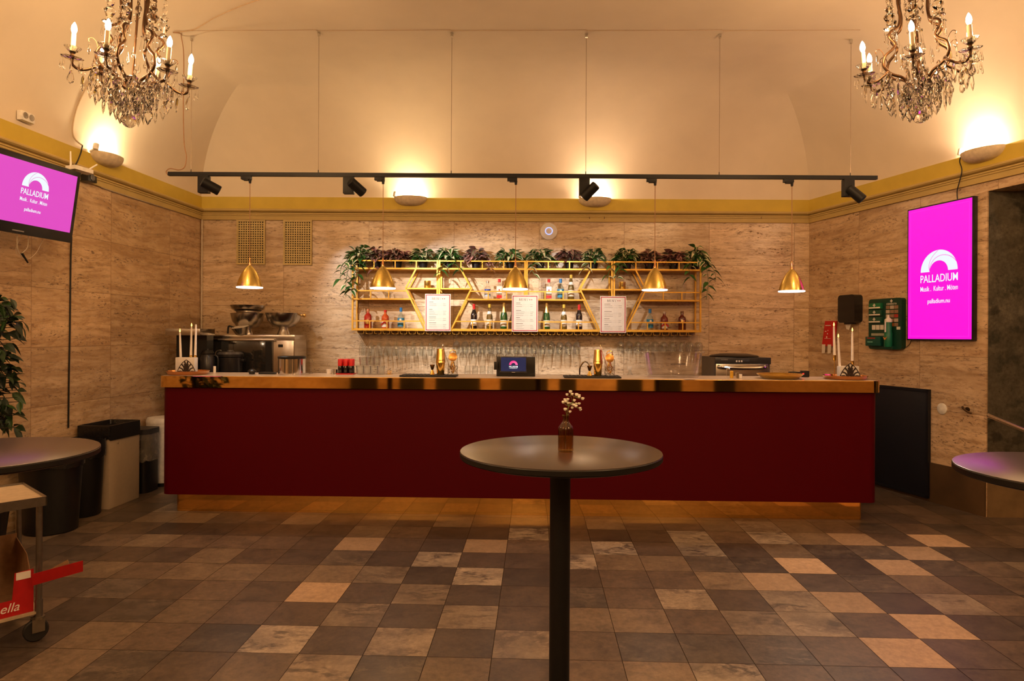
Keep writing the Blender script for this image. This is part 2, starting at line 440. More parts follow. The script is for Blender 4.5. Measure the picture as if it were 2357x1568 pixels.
# ------------------------------------------------------------------ floor of slate tiles
YAW, TS, FX, FZ = .0355, .300, -.322, 4.915
m_s = [slate('slate_brown', (.058, .040, .027), (.150, .104, .070)),
       slate('slate_dark', (.040, .029, .022), (.102, .074, .055)),
       slate('slate_cream', (.36, .245, .15), (.46, .32, .205), None, 0, .45, mot=.7),
       slate('slate_veined', (.17, .13, .095), (.33, .26, .19), (.07, .05, .04), .8, .4, 1.0, .8, .05),
       slate('slate_tan', (.10, .070, .045), (.22, .16, .105)),
       slate('slate_breccia', (.28, .225, .175), (.44, .365, .285), (.04, .03, .032), .95, .4, 1.4, .8, .06),
       slate('slate_streaked', (.040, .032, .027), (.135, .105, .08), (.22, .17, .12), .5, .4, .8, .7, .03),
       M('tile_joint', (.035, .024, .016), .8)]
spec = {2: [(-3, 0), (0, 0), (-3, 3), (9, -1), (11, -1), (10, 0), (7, 3), (8, 4), (7, 5), (6, 2), (7, 1), (9, 1), (-9, -9)],
        3: [(-2, 2), (-1, 3), (0, 4), (-1, 5), (4, 3), (5, 4), (6, 3), (6, 4), (-2, 4), (-2, 6), (1, 5), (9, 3), (10, 5), (-8, 7), (5, 7), (2, 8), (12, 3), (10, 7)],
        4: [(-6, 1), (-5, 2), (-4, 2), (-3, 2), (-8, 0), (-8, -2), (-9, -2), (-6, 5), (0, 6), (2, 4), (3, 4), (2, 0), (3, 1), (-8, 2), (4, 1), (5, 2), (9, 2), (3, 6), (1, 7), (-3, -1), (-1, -2), (3, -2), (12, 1)],
        5: [(1, -1), (-1, 1), (2, 1), (0, 2), (5, -1), (5, 0), (3, 0), (7, -1), (4, 6), (-3, 5)],
        6: [(5, 5), (-4, 5), (-1, 6), (8, 0), (10, 1), (9, 0), (8, 2), (2, 3), (11, 0), (0, -3), (-6, 4), (-7, 3), (3, 5), (12, -2), (10, -2), (-5, 6)],
        1: [(-2, 1), (-2, 3), (-1, 2), (-2, 5), (-1, 4), (0, 3), (0, 5), (0, 1), (6, 0), (7, 2), (8, 1), (9, 4), (8, 5), (-1, 0), (0, -1), (-1, -1), (11, 3), (10, 2), (-7, 5), (-4, 1), (10, 4)]}
kind = {}
for k, L in spec.items():
    for ij in L: kind[ij] = k
rt = random.Random(21)
mb = MB(); seeds = []
def tp(i, j):
    u, v = i * TS, -j * TS
    return V((FX + u * math.cos(YAW) + v * math.sin(YAW), FZ - u * math.sin(YAW) + v * math.cos(YAW), 0))
g = .0016 / TS
for j in range(-10, 27):
    for i in range(-14, 22):
        r = rt.random()
        k = kind.get((i, j))
        if k is None:
            k = 0 if r < .50 else 1 if r < .74 else 6 if r < .86 else 4 if r < .93 else 3 if r < .97 else 2
            if -9 < i < 13 and -1 <= j < 7: k = 0 if r < .62 else 1 if r < .78 else 6 if r < .9 else 4
        mb.mi = k
        mb.face(mb.vs([tp(i + g, j + 1 - g), tp(i + 1 - g, j + 1 - g), tp(i + 1 - g, j + g), tp(i + g, j + g)]))
        seeds.append((rt.random(), rt.random(), rt.random()))
mb.mi = 7
for i0, i1, j0, j1 in ((-14, 22, -10, 27),):
    mb.face(mb.vs([tp(i0, j1) - V((0, 0, .004)), tp(i1, j1) - V((0, 0, .004)), tp(i1, j0) - V((0, 0, .004)), tp(i0, j0) - V((0, 0, .004))])); seeds.append((0, 0, 0))
floor = bpy.data.meshes.new('floor'); bmesh.ops.recalc_face_normals(mb.b, faces=mb.b.faces[:])
for f in mb.b.faces:
    if f.normal.z < 0: f.normal_flip()
mb.b.to_mesh(floor); mb.b.free()
for m in m_s: floor.materials.append(m)
ca = floor.attributes.new('tile_seed', 'FLOAT_VECTOR', 'FACE')
for k, sd in enumerate(seeds): ca.data[k].vector = sd
struct(inst('floor', floor))

# ------------------------------------------------------------------ wall lamps
def lamp_shell():
    mb = MB(); NU, NV = 24, 10
    def surf(k):
        return [[V((-k * .188 * math.cos(PI * u / NU) * math.cos(PI / 2 * v / NV) ** .75 if v < NV else 0,
                    -k * .135 * math.sin(PI * u / NU) * math.cos(PI / 2 * v / NV) ** .75 if v < NV else 0,
                    -k * .098 * math.sin(PI / 2 * v / NV))) for u in range(NU + 1)] for v in range(NV + 1)]
    A = surf(1.0); B = surf(.93)
    ra = mb.grid(A); rb = mb.grid(B)
    for k in range(NU): mb.face([ra[0][k], ra[0][k + 1], rb[0][k + 1], rb[0][k]])
    return mb.mesh('shell', m_plaster, 50)
shell_me = lamp_shell()
m_bulb = M('lamp_bulb', (1, .85, .6), emit=30, ecol=(1, .82, .58))
bulb_me = MB().lathe([(.001, -.03), (.03, -.03), (.034, 0), (.022, .02), (.001, .025)], 14).mesh('bulb', m_bulb)
mb = MB(); mb.lathe([(.022, 0), (.024, .004), (.024, .05), (.018, .056), (.001, .056)], 14)
mb.tube([(0, 0, .01), (.0, .03, 0), (0, .05, -.02)], .007, 8)
adap_me = mb.mesh('socket_holder', m_white)
LAMPW = 17.0
def wall_lamp(p, rz, label, col, power=LAMPW, adx=-.17):
    t = thing('wall_lamp', label, 'wall lamp', p, rz, 'half bowl uplights along the cornice')
    inst('shell', shell_me, t)
    inst('bulb', bulb_me, t, (0, -.06, -.03))
    if adx: inst('socket_holder', adap_me, t, (adx, -.055, .0), (0, .2, 0))
    l = light('lamp_light', 'POINT', (0, -.062, .005), power, col, .035); l.parent = t
    return t
w1, w2 = (1, .73, .42), (1, .69, .44)
p = back(945, 455, .010); wall_lamp((p.x, p.y, p.z), 0, 'plaster half bowl wall lamp glowing left of centre above the bar shelves', w1)
p = back(1369, 458, .010); wall_lamp((p.x, p.y, p.z), 0, 'plaster half bowl wall lamp glowing right of centre, behind a black spotlight', w2)
p = left(240, 358, .010); wall_lamp(p, LRZ, 'plaster half bowl wall lamp on the left wall above the television corner', w1, adx=-.19)
p = right(2265, 346, .010); wall_lamp(p, RRZ, 'plaster half bowl wall lamp on the right wall above the pink portrait screen', w2, LAMPW * 1.2)
# fill points without fixtures, added by the side walls out of view
for q, rz, y in ((LB - LDIR * 5.0, LRZ, 0), (RB + RDIR * 4.3, RRZ, 0), (LB - LDIR * 8.4, LRZ, 0)):
    lo = light('room_fill', 'POINT', V((q.x, q.y, 3.08)) - (LN if rz == LRZ else RN) * .12, LAMPW * 1.1, w2, .04)

# ------------------------------------------------------------------ render settings that belong to the look
vs = scn.view_settings
scn.display_settings.display_device = 'sRGB'
vs.view_transform = 'Standard'; vs.look = 'None'; vs.gamma = 1; vs.use_curve_mapping = False; vs.exposure = 0.32
w = bpy.data.worlds.new('world'); scn.world = w; w.use_nodes = True
w.node_tree.nodes['Background'].inputs[0].default_value = (.02, .012, .008, 1)
w.node_tree.nodes['Background'].inputs[1].default_value = 1.0
cy = scn.cycles
cy.max_bounces = 8; cy.diffuse_bounces = 4; cy.glossy_bounces = 4; cy.transmission_bounces = 7; cy.transparent_max_bounces = 24
cy.caustics_reflective = False; cy.caustics_refractive = False; cy.sample_clamp_indirect = 6.0
# ================================================================== BAR COUNTER
m_burg = M('burgundy_leatherette', (.074, .0004, .0042), .45, var=.05, scale=300, spec=.16)
m_top = M('counter_top_laminate', (.60, .46, .33), .25, var=.06, scale=8)
CTOP = 1.14
cl = V((xat(370, 5.57, 1000), 5.57, 0)); cr = V((xat(2022.5, 5.405, 1000), 5.405, 0))
cdir = (cr - cl).normalized(); CW = (cr - cl).length; cn = V((-cdir.y, cdir.x, 0)); CRZ = math.atan2(cdir.y, cdir.x)
cmid = (cl + cr) / 2 + cn * .27
bar = thing('bar_counter', 'long burgundy bar counter with polished brass edge and mirror plinth', 'bar counter', (cmid.x, cmid.y, 0), CRZ)
MB().prism(rrect(CW, .54, .07), .159, 1.05).done('front_panel', m_burg, bar)
mb = MB(); po = rrect(CW + .05, .59, .085, 8); pi_ = rrect(CW + .03, .57, .075, 8)
mb.grid([[(x, y, z) for x, y in p] for p, z in ((pi_, 1.046), (po, 1.046), (po, 1.137), (rrect(CW + .046, .586, .083, 8), CTOP), (rrect(CW + .030, .57, .077, 8), CTOP))], True)
mb.done('brass_edge', M('mirror_brass', (.84, .54, .17), .045, 1.0, var=.04, scale=5), bar, smooth=25)
MB().prism(rrect(CW + .031, .571, .077, 8), 1.047, CTOP - .0008).done('worktop', m_top, bar)
mp = M('mirror_brass_plinth', (.90, .48, .12), .06, 1.0, var=.05)
MB().prism(rrect(CW - .17, .36, .02), 0, .159).done('plinth', mp, bar)
def ctr(px, d, py=865):             # a point on the counter, d metres behind its front edge
    a = cl + cn * d; q = onpl(px, py, a, cn); return V((q.x, q.y, CTOP))

# back counter along the rear wall, low enough to hide behind the bar
bw = MB().box(-3.2, 2.55, -.33, .33, 0, .86).done('back_cabinet', M('back_cabinet_steel', (.3, .28, .26), .4, .6), loc=(-.3, YB - .35, 0))
tag(bw, 'low steel back cabinet hidden behind the bar under the glass racks', 'cabinet')
bt = MB().box(-3.22, 2.57, -.345, .345, .86, .9).done('back_worktop', m_steel, loc=(-.3, YB - .35, 0)); tag(bt, 'steel worktop on the back cabinet under the hanging glasses', 'worktop')
BZ = .9
def bk(px, Y, py=840): return V((xat(px, Y, py), Y, BZ))

# ================================================================== TRACK
TY = 5.86
pl, pr = at(388, 403, TY), at(2018, 407, TY)
track = thing('light_track', 'long black ceiling track hung on thin wires above the bar', 'light track', (pl + pr) / 2)
TL = (pr - pl).length; TZ = (pl.z + pr.z) / 2; TX = (pl.x + pr.x) / 2
MB().box(-TL / 2, TL / 2, -.017, .017, -.016, .016).done('rail', m_blackmat, track, smooth=0)
m_wire = M('thin_steel_wire', (.30, .22, .15), .4, .5)
for px in (425, 731, 1039, 1352, 1664, 1982):
    pt = ceil_pt(px, 70, .004); x = pt.x - TX
    zt = ceil_z(pt.x, TY) - TZ
    w_ = MB().tube([(x, 0, .016), (x, 0, zt - .02)], .0022, 5)
    w_ = w_.done('hanging_wire', m_wire, track)
    MB().lathe([(.012, zt - .035), (.014, zt - .01), (.014, zt)], 10, (x, 0, 0)).done('anchor', m_chrome, w_)
    MB().lathe([(.004, .016), (.004, .04), (.001, .044)], 8, (x, 0, 0)).done('wire_clip', m_black, w_)
# spotlights on the track
def spot(px, label, head, off=(.080, -.055, -.100)):
    x = xat(px, TY, 405); t = thing('track_spotlight', label, 'spotlight', (x, TY, TZ - .016), 0, 'black spotlights on the track')
    MB().box(-.045, .045, -.03, .03, -.15, 0, .004).done('driver_box', m_blackmat, t)
    d = V(head).normalized(); R = d.to_track_quat('Z', 'Y').to_matrix()
    mb = MB(); mb.lathe([(.035, -.075), (.042, -.07), (.044, .075), (.040, .08), (.036, .06), (.001, .055)], 20, off, tilt=R)
    h = mb.done('lamp_head', m_blackmat, t)
    MB().lathe([(.032, .0), (.001, .002)], 16, V(off) + d * .062, tilt=R).done('lens', M('spot_lens', (1, .95, .85), emit=3), h)
    MB().tube([(.03, -.02, -.11), V(off) + V((0, .02, 0))], .014, 8).done('joint', m_blackmat, h)
    return V((x, TY, TZ - .016)) + V(off) + d * .10, d
heads = [spot(470, 'black track spotlight farthest left, tilted down to the right', (.75, .5, -.42)),
         spot(803, 'black track spotlight above the first shelf plants, tilted down to the right', (.62, .55, -.55)),
         spot(1345, 'black track spotlight in front of the right centre wall lamp', (-.62, .35, -.60), (.045, -.055, -.125)),
         spot(1952, 'black track spotlight at the right end of the track', (.62, -.30, -.70), (.040, -.050, -.135))]
def spotl(h, target, power, size=62, col=(1, .93, .86)):
    l = light('spot_beam', 'SPOT', h[0], power, col, .012, spot_size=math.radians(size), spot_blend=.8); aim(l, target)
spotl(heads[0], (-1.35, YB, 1.62), 112, 50)
spotl(heads[1], (-.22, YB, 1.60), 200, 60)
spotl(heads[2], (.7, YB, 1.55), 85, 54)
spotl(heads[3], (2.6, 3.2, 0), 50, 70, (1, .8, .6))
# pendants
m_in = M('shade_inner_glow', (.9, .9, .9), .5, emit=1.9, ecol=(1, .97, .95))  # emission puts the bulb's light into the colour of the lining
prof = [(.0125, .193), (.024, .180), (.038, .166), (.0505, .149), (.062, .131), (.072, .1106), (.081, .091), (.089, .072), (.096, .052), (.101, .0337), (.1055, .018), (.108, .005), (.1085, 0)]
sh_me = MB().lathe(prof, 36, cap=False).mesh('shade', m_brush, 60)
in_me = MB().lathe([(r - .003, max(0.0, z - .002)) for r, z in prof], 36, cap=False).mesh('shade_lining', m_in, 60)
rim_me = MB().lathe([(.105, -.004), (.1105, -.004), (.1105, .006), (.105, .006), (.105, -.004)], 36, cap=False).mesh('rim', M('glowing_shade_rim', (.9, .88, .85), .4, emit=.95, ecol=(1, .97, .95)))  # rim emits too, imitating light from the bulb
bl_me = MB().ball((0, 0, .05), .03).mesh('bulb', M('pendant_bulb', (1, .9, .8), emit=12, ecol=(1, .93, .85)))
m_cord = M('brown_cord', (.34, .19, .10), .6)
for k, (px, pb, lab) in enumerate(((574.5, 662, 'over the left bar end, before the vents'), (881, 664, 'in front of the first shelf unit'),
                          (1186, 666, 'just above the middle menu sheet'), (1507, 668, 'in front of the rightmost shelf unit'), (1822, 671, 'farthest right, before bare travertine'))):
    px0 = {574.5: 575.5, 881: 882, 1186: 1187.5, 1507: 1508, 1822: 1823}[px]
    p = at(px, pb, TY); x0 = xat(px0, TY, 415)
    t = thing('pendant_lamp', 'gold bell pendant lamp ' + lab, 'pendant lamp', p, 0, 'gold pendant lamps above the bar')
    s = inst('shade', sh_me, t); inst('rim', rim_me, s); inst('shade_lining', in_me, s); inst('bulb', bl_me, t)
    MB().lathe([(.013, .190), (.014, .200), (.008, .212), (.006, .258), (.003, .264)], 12).done('cap', m_copper, t)
    zt = TZ - .016 - p.z
    MB().tube([(0, 0, .26), ((x0 - p.x) * .5, 0, zt * .6), (x0 - p.x, 0, zt - .045)], .0032, 6).done('cord', m_cord, t)
    mb = MB(); q = x0 - p.x
    mb.box(q - .075, q + .012, -.018, .018, zt - .03, zt, .003); mb.box(q - .055, q - .01, -.018, .018, zt - .038, zt - .03)
    mb.lathe([(.010, zt - .062), (.012, zt - .045), (.014, zt - .035), (.014, zt - .028)], 10, (q, 0, 0)); mb.done('track_adapter', m_blackmat, t)
    l = light('pendant_light', 'SPOT', (p.x, p.y, p.z + .03), 9, (1, .9, .78), .03, spot_size=math.radians(150), spot_blend=.5)
# feed cable of the track
fc = MB().tube(spline([ceil_pt(398, 75), ceil_pt(415, 77), ceil_pt(424, 92) - V((0, .05, 0)), at(423, 130, TY + .02), at(422, 250, TY + .02), at(424, 330, TY + .02), at(429, 360, TY + .01), at(425, 384, TY), at(412, 391, TY), at(392, 388, TY), at(383, 394, TY), at(384, 400, TY), at(389, 402, TY)], 6), .0045, 6).done('feed_cable', m_cord)
tag(fc, 'brown feed cable hanging from the ceiling to the left end of the track', 'cable')
cc = MB().tube(spline([ceil_pt(620, -8, .004), ceil_pt(560, 12, .004), ceil_pt(500, 38, .004), ceil_pt(462, 60, .004), ceil_pt(440, 70, .004), ceil_pt(398, 75, .004)], 6), .004, 6).done('ceiling_cable', M('painted_cable', (.52, .38, .24), .7))
tag(cc, 'painted cable running over the ceiling to the leftmost track anchor', 'cable')
cl2 = MB().tube([p for a, b in ((430, 728), (731, 1037), (1040, 1350), (1353, 1662), (1665, 1980)) for p in spline([ceil_pt(a, 71, .003), ceil_pt((a + b) / 2, 70, .003), ceil_pt(b, 69, .003)], 3)], .0022, 5).done('ceiling_line', M('painted_line', (.42, .29, .18), .8))
tag(cl2, 'thin line along the ceiling joining the track anchors', 'cable')
# ================================================================== WALL SHELVES
YS, YBK = 7.47, 7.685
def zs(py): return zat(py, YS, 900)
zR, zT, zG2, zM, zG1, zB, zF, zH = zs(600.3), zs(616.2), zs(669.7), zs(686.8), zs(739.2), zs(756.0), zs(761.5), zs(664)
PXM = YS / F
TW = .018
hat_me = None
def hat_mesh():
    mb = MB()
    for s in (-1, 1):
        pts = [(0, 0, 0), (s * .013, 0, -.002), (s * .013, 0, -.030), (s * .036, 0, -.034), (s * .038, 0, -.030)]
        mb.tube(pts[1:], .0022, 5)
        mb.tube([(s * .036, 0, -.034), (s * .036, .2, -.034)], .0022, 5)
    mb.box(-.014, .014, -.003, .2, -.004, 0)
    return mb.mesh('glass_hanger', m_shelfgold)
hat_me = hat_mesh()
ORD = ['first', 'second', 'third', 'fourth', 'fifth', 'sixth', 'seventh', 'eighth', 'ninth', 'tenth', 'eleventh', 'twelfth', 'thirteenth', 'fourteenth', 'fifteenth', 'sixteenth']
def shelf_unit(px0, px1, side, label):
    x0, x1 = xat(px0, YS, 690), xat(px1, YS, 690); W = x1 - x0; xm = (x0 + x1) / 2
    t = thing('bar_shelf', label, 'wall shelf', (xm, YBK, zF), 0, 'gold tube shelf units on the back wall')
    L = lambda z: z - zF
    yf, yb = YS - YBK, -.006
    hx = W / 2 - TW / 2
    s = 1 if side == '<' else -1
    # measured from the hexagon side
    def e(px): return s * (hx - px * PXM)
    a = [(e(48), L(zT)), (e(73), L(zH)), (e(27), L(zF) + .012)]
    mb = MB()
    for y in (yf, yb):
        mb.bar((-hx, y, 0), (-hx, y, L(zR) + .009), TW); mb.bar((hx, y, 0), (hx, y, L(zR) + .009), TW)
        for z in (.009, L(zT) - .009): mb.bar((-hx, y, z), (hx, y, z), TW - .0014)
    for x in (-hx, hx):
        for z in (.009, L(zT) - .009, L(zR)): mb.bar((x, yf, z), (x, yb, z), TW - .0028, (1, 0, 0))
    mb.done('frame', m_shelfgold, t, smooth=0)
    for y in (yf, yb):
        b = MB()
        for p, q in zip(a, a[1:]): b.bar((p[0], y, p[1]), (q[0], y, q[1]), TW * .9)
        b.done('diagonal_brace', m_shelfgold, t, smooth=0)
    tm = (L(zM) - a[1][1]) / (a[2][1] - a[1][1]); xb = a[1][0] + (a[2][0] - a[1][0]) * tm     # brace x at the middle shelf
    MB().box(-hx, hx, yf, yb, L(zT) - .018, L(zT) - .006).done('top_shelf', m_shelfgold, t, smooth=0)
    lo, hi = sorted((-s * hx, xb)); MB().box(lo, hi, yf, yb, L(zM) - .016, L(zM)).done('middle_shelf', m_shelfgold, t, smooth=0)
    lo, hi = sorted((a[1][0], s * hx)); MB().box(lo, hi, yf, yb, L(zH) - .008, L(zH) + .008).done('hexagon_shelf', m_shelfgold, t, smooth=0)
    MB().box(-hx, hx, yf, yb, L(zB) - .012, L(zB)).done('bottom_shelf', m_shelfgold, t, smooth=0)
    def rail(z, zb, xa, xc, n):
        mb = MB(); mb.bar((xa, yf, L(z)), (xc, yf, L(z)), .013)
        for k in range(1, n + 1):
            x = xa + (xc - xa) * k / (n + 1); mb.bar((x, yf, L(zb) - .003), (x, yf, L(z) - .003), .0118)
        mb.done('guard_rail', m_shelfgold, t, smooth=0)
    rail(zR, zT, -hx, hx, 3)
    tg = (L(zG2) - a[1][1]) / (a[2][1] - a[1][1]); rail(zG2, zM, -s * hx, a[1][0] + (a[2][0] - a[1][0]) * tg, 2)
    tg = (L(zG1) - a[1][1]) / (a[2][1] - a[1][1]); rail(zG1, zB, -s * hx, a[1][0] + (a[2][0] - a[1][0]) * tg, 3)
    n = 10
    for k in range(n):
        inst('glass_hanger', hat_me, t, (-W / 2 + W * (k + .5) / n, yf + .01, -.001))
    return x0, W
units = [shelf_unit(810, 1008.5, '<', 'gold tube wall shelf farthest left, holding rum and gin bottles'),
         shelf_unit(1009.5, 1210, '>', 'gold tube wall shelf second from left, between two menu sheets'),
         shelf_unit(1210.8, 1410, '<', 'gold tube wall shelf third from left, under the white round wall disc'),
         shelf_unit(1411.5, 1614, '>', 'gold tube wall shelf farthest right, with trailing ivy at its end')]

# ------------------------------------------------------------------ hanging glasses
def glass_mesh(kind):
    if kind == 'flute': pr = [(.031, 0), (.031, -.003), (.006, -.010), (.0038, -.030), (.0038, -.085), (.010, -.10), (.020, -.13), (.027, -.18), (.026, -.225), (.024, -.25), (.0225, -.25), (.0245, -.225), (.0255, -.18), (.018, -.13), (.006, -.103)]
    elif kind == 'wine': pr = [(.034, 0), (.034, -.003), (.006, -.011), (.004, -.03), (.004, -.075), (.012, -.083), (.030, -.098), (.0405, -.125), (.041, -.150), (.036, -.19), (.031, -.222), (.0298, -.222), (.0348, -.19), (.0398, -.150), (.039, -.125), (.028, -.100), (.006, -.087)]
    else: pr = [(.032, 0), (.032, -.003), (.006, -.010), (.004, -.03), (.004, -.070), (.012, -.077), (.028, -.090), (.036, -.112), (.035, -.14), (.030, -.185), (.029, -.185), (.034, -.14), (.0345, -.112), (.026, -.092), (.006, -.08)]
    return MB().lathe(pr, 18, cap=True).mesh('hanging_glass', m_glass, 60)
gx0, gx1 = units[0][0], units[-1][0] + units[-1][1]
def hang(kind, name, idx, labelf, cat, grp):
    me = glass_mesh(kind)
    for row, (rname, dy) in enumerate((('front', .048), ('rear', .140))):
        for n, c in enumerate(idx):
            u = units[min(3, c // 10)]; x = u[0] + u[1] * ((c % 10) + 1) / 10
            o = inst(name, me, None, (x, YS + dy + .01, zF - .030), (0, 0, rnd.random() * 6))
            tag(o, labelf(ORD[n], rname), cat, grp)
hang('flute', 'champagne_flute', range(0, 10), lambda a, r: f'hanging champagne flute, {a} from left in the {r} row of flutes', 'champagne flute', 'hanging champagne flutes')
hang('wine', 'wine_glass', range(11, 26), lambda a, r: f'large hanging wine glass, {a} from left in the {r} row above the till', 'wine glass', 'hanging large wine glasses')
hang('small', 'wine_glass', range(30, 40), lambda a, r: f'small hanging wine glass above the ice bucket, {a} from left in the {r} row', 'wine glass', 'hanging small wine glasses')

# ------------------------------------------------------------------ plants
def leafmat(name, a, b): 
    t = NT(name); f = t.noise(t.obj(), 22, 3); t.l(t.ramp(f, [(.35, a), (.65, b)]), t.b.inputs['Base Color'])
    t.b.inputs['Roughness'].default_value = .42; t.b.inputs['Specular IOR Level'].default_value = .4; MATS[name] = t.m; return t.m
lg = [leafmat('leaf_dark_green', (.016, .066, .012), (.04, .13, .026)), leafmat('leaf_mid_green', (.03, .11, .02), (.07, .19, .04)), leafmat('leaf_cream', (.55, .52, .33), (.74, .70, .50))]
lb = [leafmat('leaf_burgundy', (.10, .042, .040), (.20, .09, .08)), leafmat('leaf_grey_green', (.10, .095, .06), (.17, .15, .10)), leafmat('leaf_pink', (.40, .20, .18), (.55, .30, .27))]
def leaf(mb, p, d, L, W, m0, m1, droop=.5, roll=0.0):
    p = V(p); d = V(d).normalized(); side = d.cross(V((0, 0, 1)))
    side = side.normalized() if side.length > .01 else V((1, 0, 0))
    side = Matrix.Rotation(roll, 3, d) @ side; up = side.cross(d)
    rows = []; N = 5
    for k in range(N + 1):
        t = k / N; w = W / 2 * max(.03, math.sin(PI * min(1, t ** .8))) 
        c = p + d * (L * t) - V((0, 0, 1)) * (droop * L * t * t)
        rows.append([c + side * (w * s) + up * (abs(s) * w * .35) for s in (-1, -.5, 0, .5, 1)])
    R = [mb.vs(r) for r in rows]
    for a, b in zip(R, R[1:]):
        for k in range(4):
            mb.mi = m1 if k in (0, 3) else m0
            mb.face([a[k], a[k + 1], b[k + 1], b[k]])
def trail(mb, pts, n, L, mats, rr):
    sp = spline(pts, 6); mb.mi = mats[1]; mb.tube(sp, .0025, 4)
    for k in range(n):
        p = sp[int((k + .5) / n * (len(sp) - 1))]
        a = rr.uniform(-.5, .5) + (PI if k % 2 else 0)
        leaf(mb, p, (math.cos(a), -abs(rr.uniform(.1, .8)), rr.uniform(-.7, .2)), L * rr.uniform(.7, 1.1), L * .58, mats[0] if rr.random() < .8 else mats[1], mats[2] if rr.random() < .35 else mats[0], .5, rr.uniform(-.6, .6))
def shelf_plant(px, green, label, seed, wpx=70, hpx=40, trails=(), n=70):
    rr = random.Random(seed); Y = 7.575; x = xat(px, Y, 600)
    t = thing('potted_plant', label, 'potted plant', (x, Y, zT - .006), 0, 'potted plants along the top of the shelves')
    MB().lathe([(.040, 0), (.052, .075), (.055, .078), (.055, .09), (.050, .09), (.048, .078), (.001, .075)], 16).done('pot', m_black, t)
    mb = MB(); wx = wpx * Y / F / 2; hz = hpx * Y / F
    for k in range(n):
        a = rr.uniform(0, 2 * PI); r = rr.random() ** .5; el = rr.uniform(-.25, 1.0)
        q = V((math.cos(a) * wx * .62 * r, math.sin(a) * .055 * r - .015, .075 + hz * .62 * (1 - r * r) * rr.uniform(.3, 1.15) + .03))
        d = V((math.cos(a) * rr.uniform(.6, 1.2), -abs(math.sin(a)) * .9 if rr.random() < .75 else .3, el * .9))
        ed = rr.random()
        L_ = rr.uniform(.085, .125)
        leaf(mb, q, d, L_, L_ * rr.uniform(.50, .66), 2 if green and ed > .80 else 0 if rr.random() < .55 else 1, (2 if ed < .48 else 0) if green else (2 if ed < .34 else 0 if ed < .8 else 1), rr.uniform(.2, .8), rr.uniform(-.8, .8))
        mb.mi = 1; mb.tube([(0, 0, .07), q * .6 + V((0, 0, .04)), q], .0018, 4, False)
    for pts, m in trails:
        trail(mb, [V((0, -.02, .10))] + [V((xat(a, Y - .17, b) - x, -.165 if i else -.12, zat(b, Y - .17, a) - zT)) for i, (a, b) in enumerate(pts)], int(m * 1.5), .095, (0, 1, 2), rr)
    mb.done('foliage', lg if green else lb, t, smooth=60)
G, B_ = True, False
for args in [(832, G, 'green trailing plant at the left end of the shelves, vines hanging down', 1, 80, 42, [([(806, 600), (797, 640), (796, 682)], 13), ([(826, 606), (820, 640)], 7), ([(806, 604), (810, 655), (808, 668)], 9), ([(800, 600), (786, 612), (783, 645)], 8)]),
             (867, B_, 'burgundy leafed plant next to the trailing one at the left shelf end', 2, 56, 38, [([(860, 612), (858, 622)], 3)]),
             (915, B_, 'burgundy and cream leafed plant just right of the first shelf pendant', 3, 74, 38, []),
             (974, G, 'green plant leaning over the right end of the first shelf unit', 4, 66, 38, []),
             (1032, G, 'bushy green plant at the left end of the second shelf unit', 5, 72, 40, [([(1018, 610), (1012, 628)], 4), ([(1052, 610), (1056, 624)], 3)]),
             (1096, B_, 'burgundy and pink plant above the middle of the second shelf unit', 6, 68, 40, [([(1125, 612), (1128, 622)], 3)]),
             (1174, G, 'green plant behind the middle pendant lamp on the shelves', 7, 76, 40, []),
             (1243, G, 'green plant on the third shelf unit just right of the middle pendant', 8, 72, 40, [([(1225, 610), (1230, 632)], 5)]),
             (1310, B_, 'burgundy plant on the third shelf unit below the white round wall disc', 9, 62, 38, []),
             (1366, G, 'green plant at the right end of the third shelf unit', 10, 62, 42, [([(1350, 608), (1346, 622)], 3)]),
             (1443, G, 'green plant at the left end of the fourth shelf unit with short vines', 11, 78, 40, [([(1412, 606), (1398, 640)], 6), ([(1432, 608), (1420, 642)], 6)]),
             (1494, B_, 'burgundy plant behind the pendant of the fourth shelf unit', 12, 58, 34, []),
             (1550, B_, 'burgundy plant next to the trailing one at the right shelf end', 13, 60, 32, []),
             (1600, G, 'green trailing plant at the right end of the shelves, vines hanging down', 14, 62, 46, [([(1622, 595), (1630, 640), (1626, 688)], 12), ([(1632, 600), (1645, 625), (1648, 644)], 7), ([(1590, 606), (1588, 642)], 7)])]:
    shelf_plant(*args)

# ------------------------------------------------------------------ bottles
m_wine = M('dark_wine_glass', (.010, .006, .006), .06, var=0, coat=.5)
m_olive = M('olive_bottle_glass', (.11, .065, .012), .06, var=0, coat=.5)
m_green = M('green_bottle_glass', (.012, .06, .010), .06, var=0, coat=.5)
m_rum = M('red_spirit', (.36, .022, .012), .08, var=.1, coat=.6)
m_orange = M('orange_spirit', (.55, .085, .018), .08, var=.1, coat=.6)
m_bourbon = M('amber_spirit', (.16, .022, .010), .08, var=.1, coat=.6)
m_lab = M('cream_label', (.70, .62, .50), .5, var=.05); m_blue = M('blue_label', (.03, .20, .36), .45); m_bluec = M('blue_cap', (.02, .16, .42), .35)
m_foil = M('gold_foil', (.75, .52, .16), .3, .8); m_ycap = M('yellow_capsule', (.62, .42, .05), .4); m_pale = thin_glass('pale_blue_glass', (.80, .88, .90), .9, 1.5)
m_wh = M('white_label', (.80, .76, .72), .45, var=.03); m_dk = M('dark_lettering', (.05, .03, .03), .6)
def patch(r, z0, z1, a=70, n=10):
    mb = MB(); mb.grid([[V((r * math.sin(math.radians(-a + 2 * a * k / n)), -r * math.cos(math.radians(-a + 2 * a * k / n)), z)) for k in range(n + 1)] for z in (z0, z1)]); return mb
BOT = {}
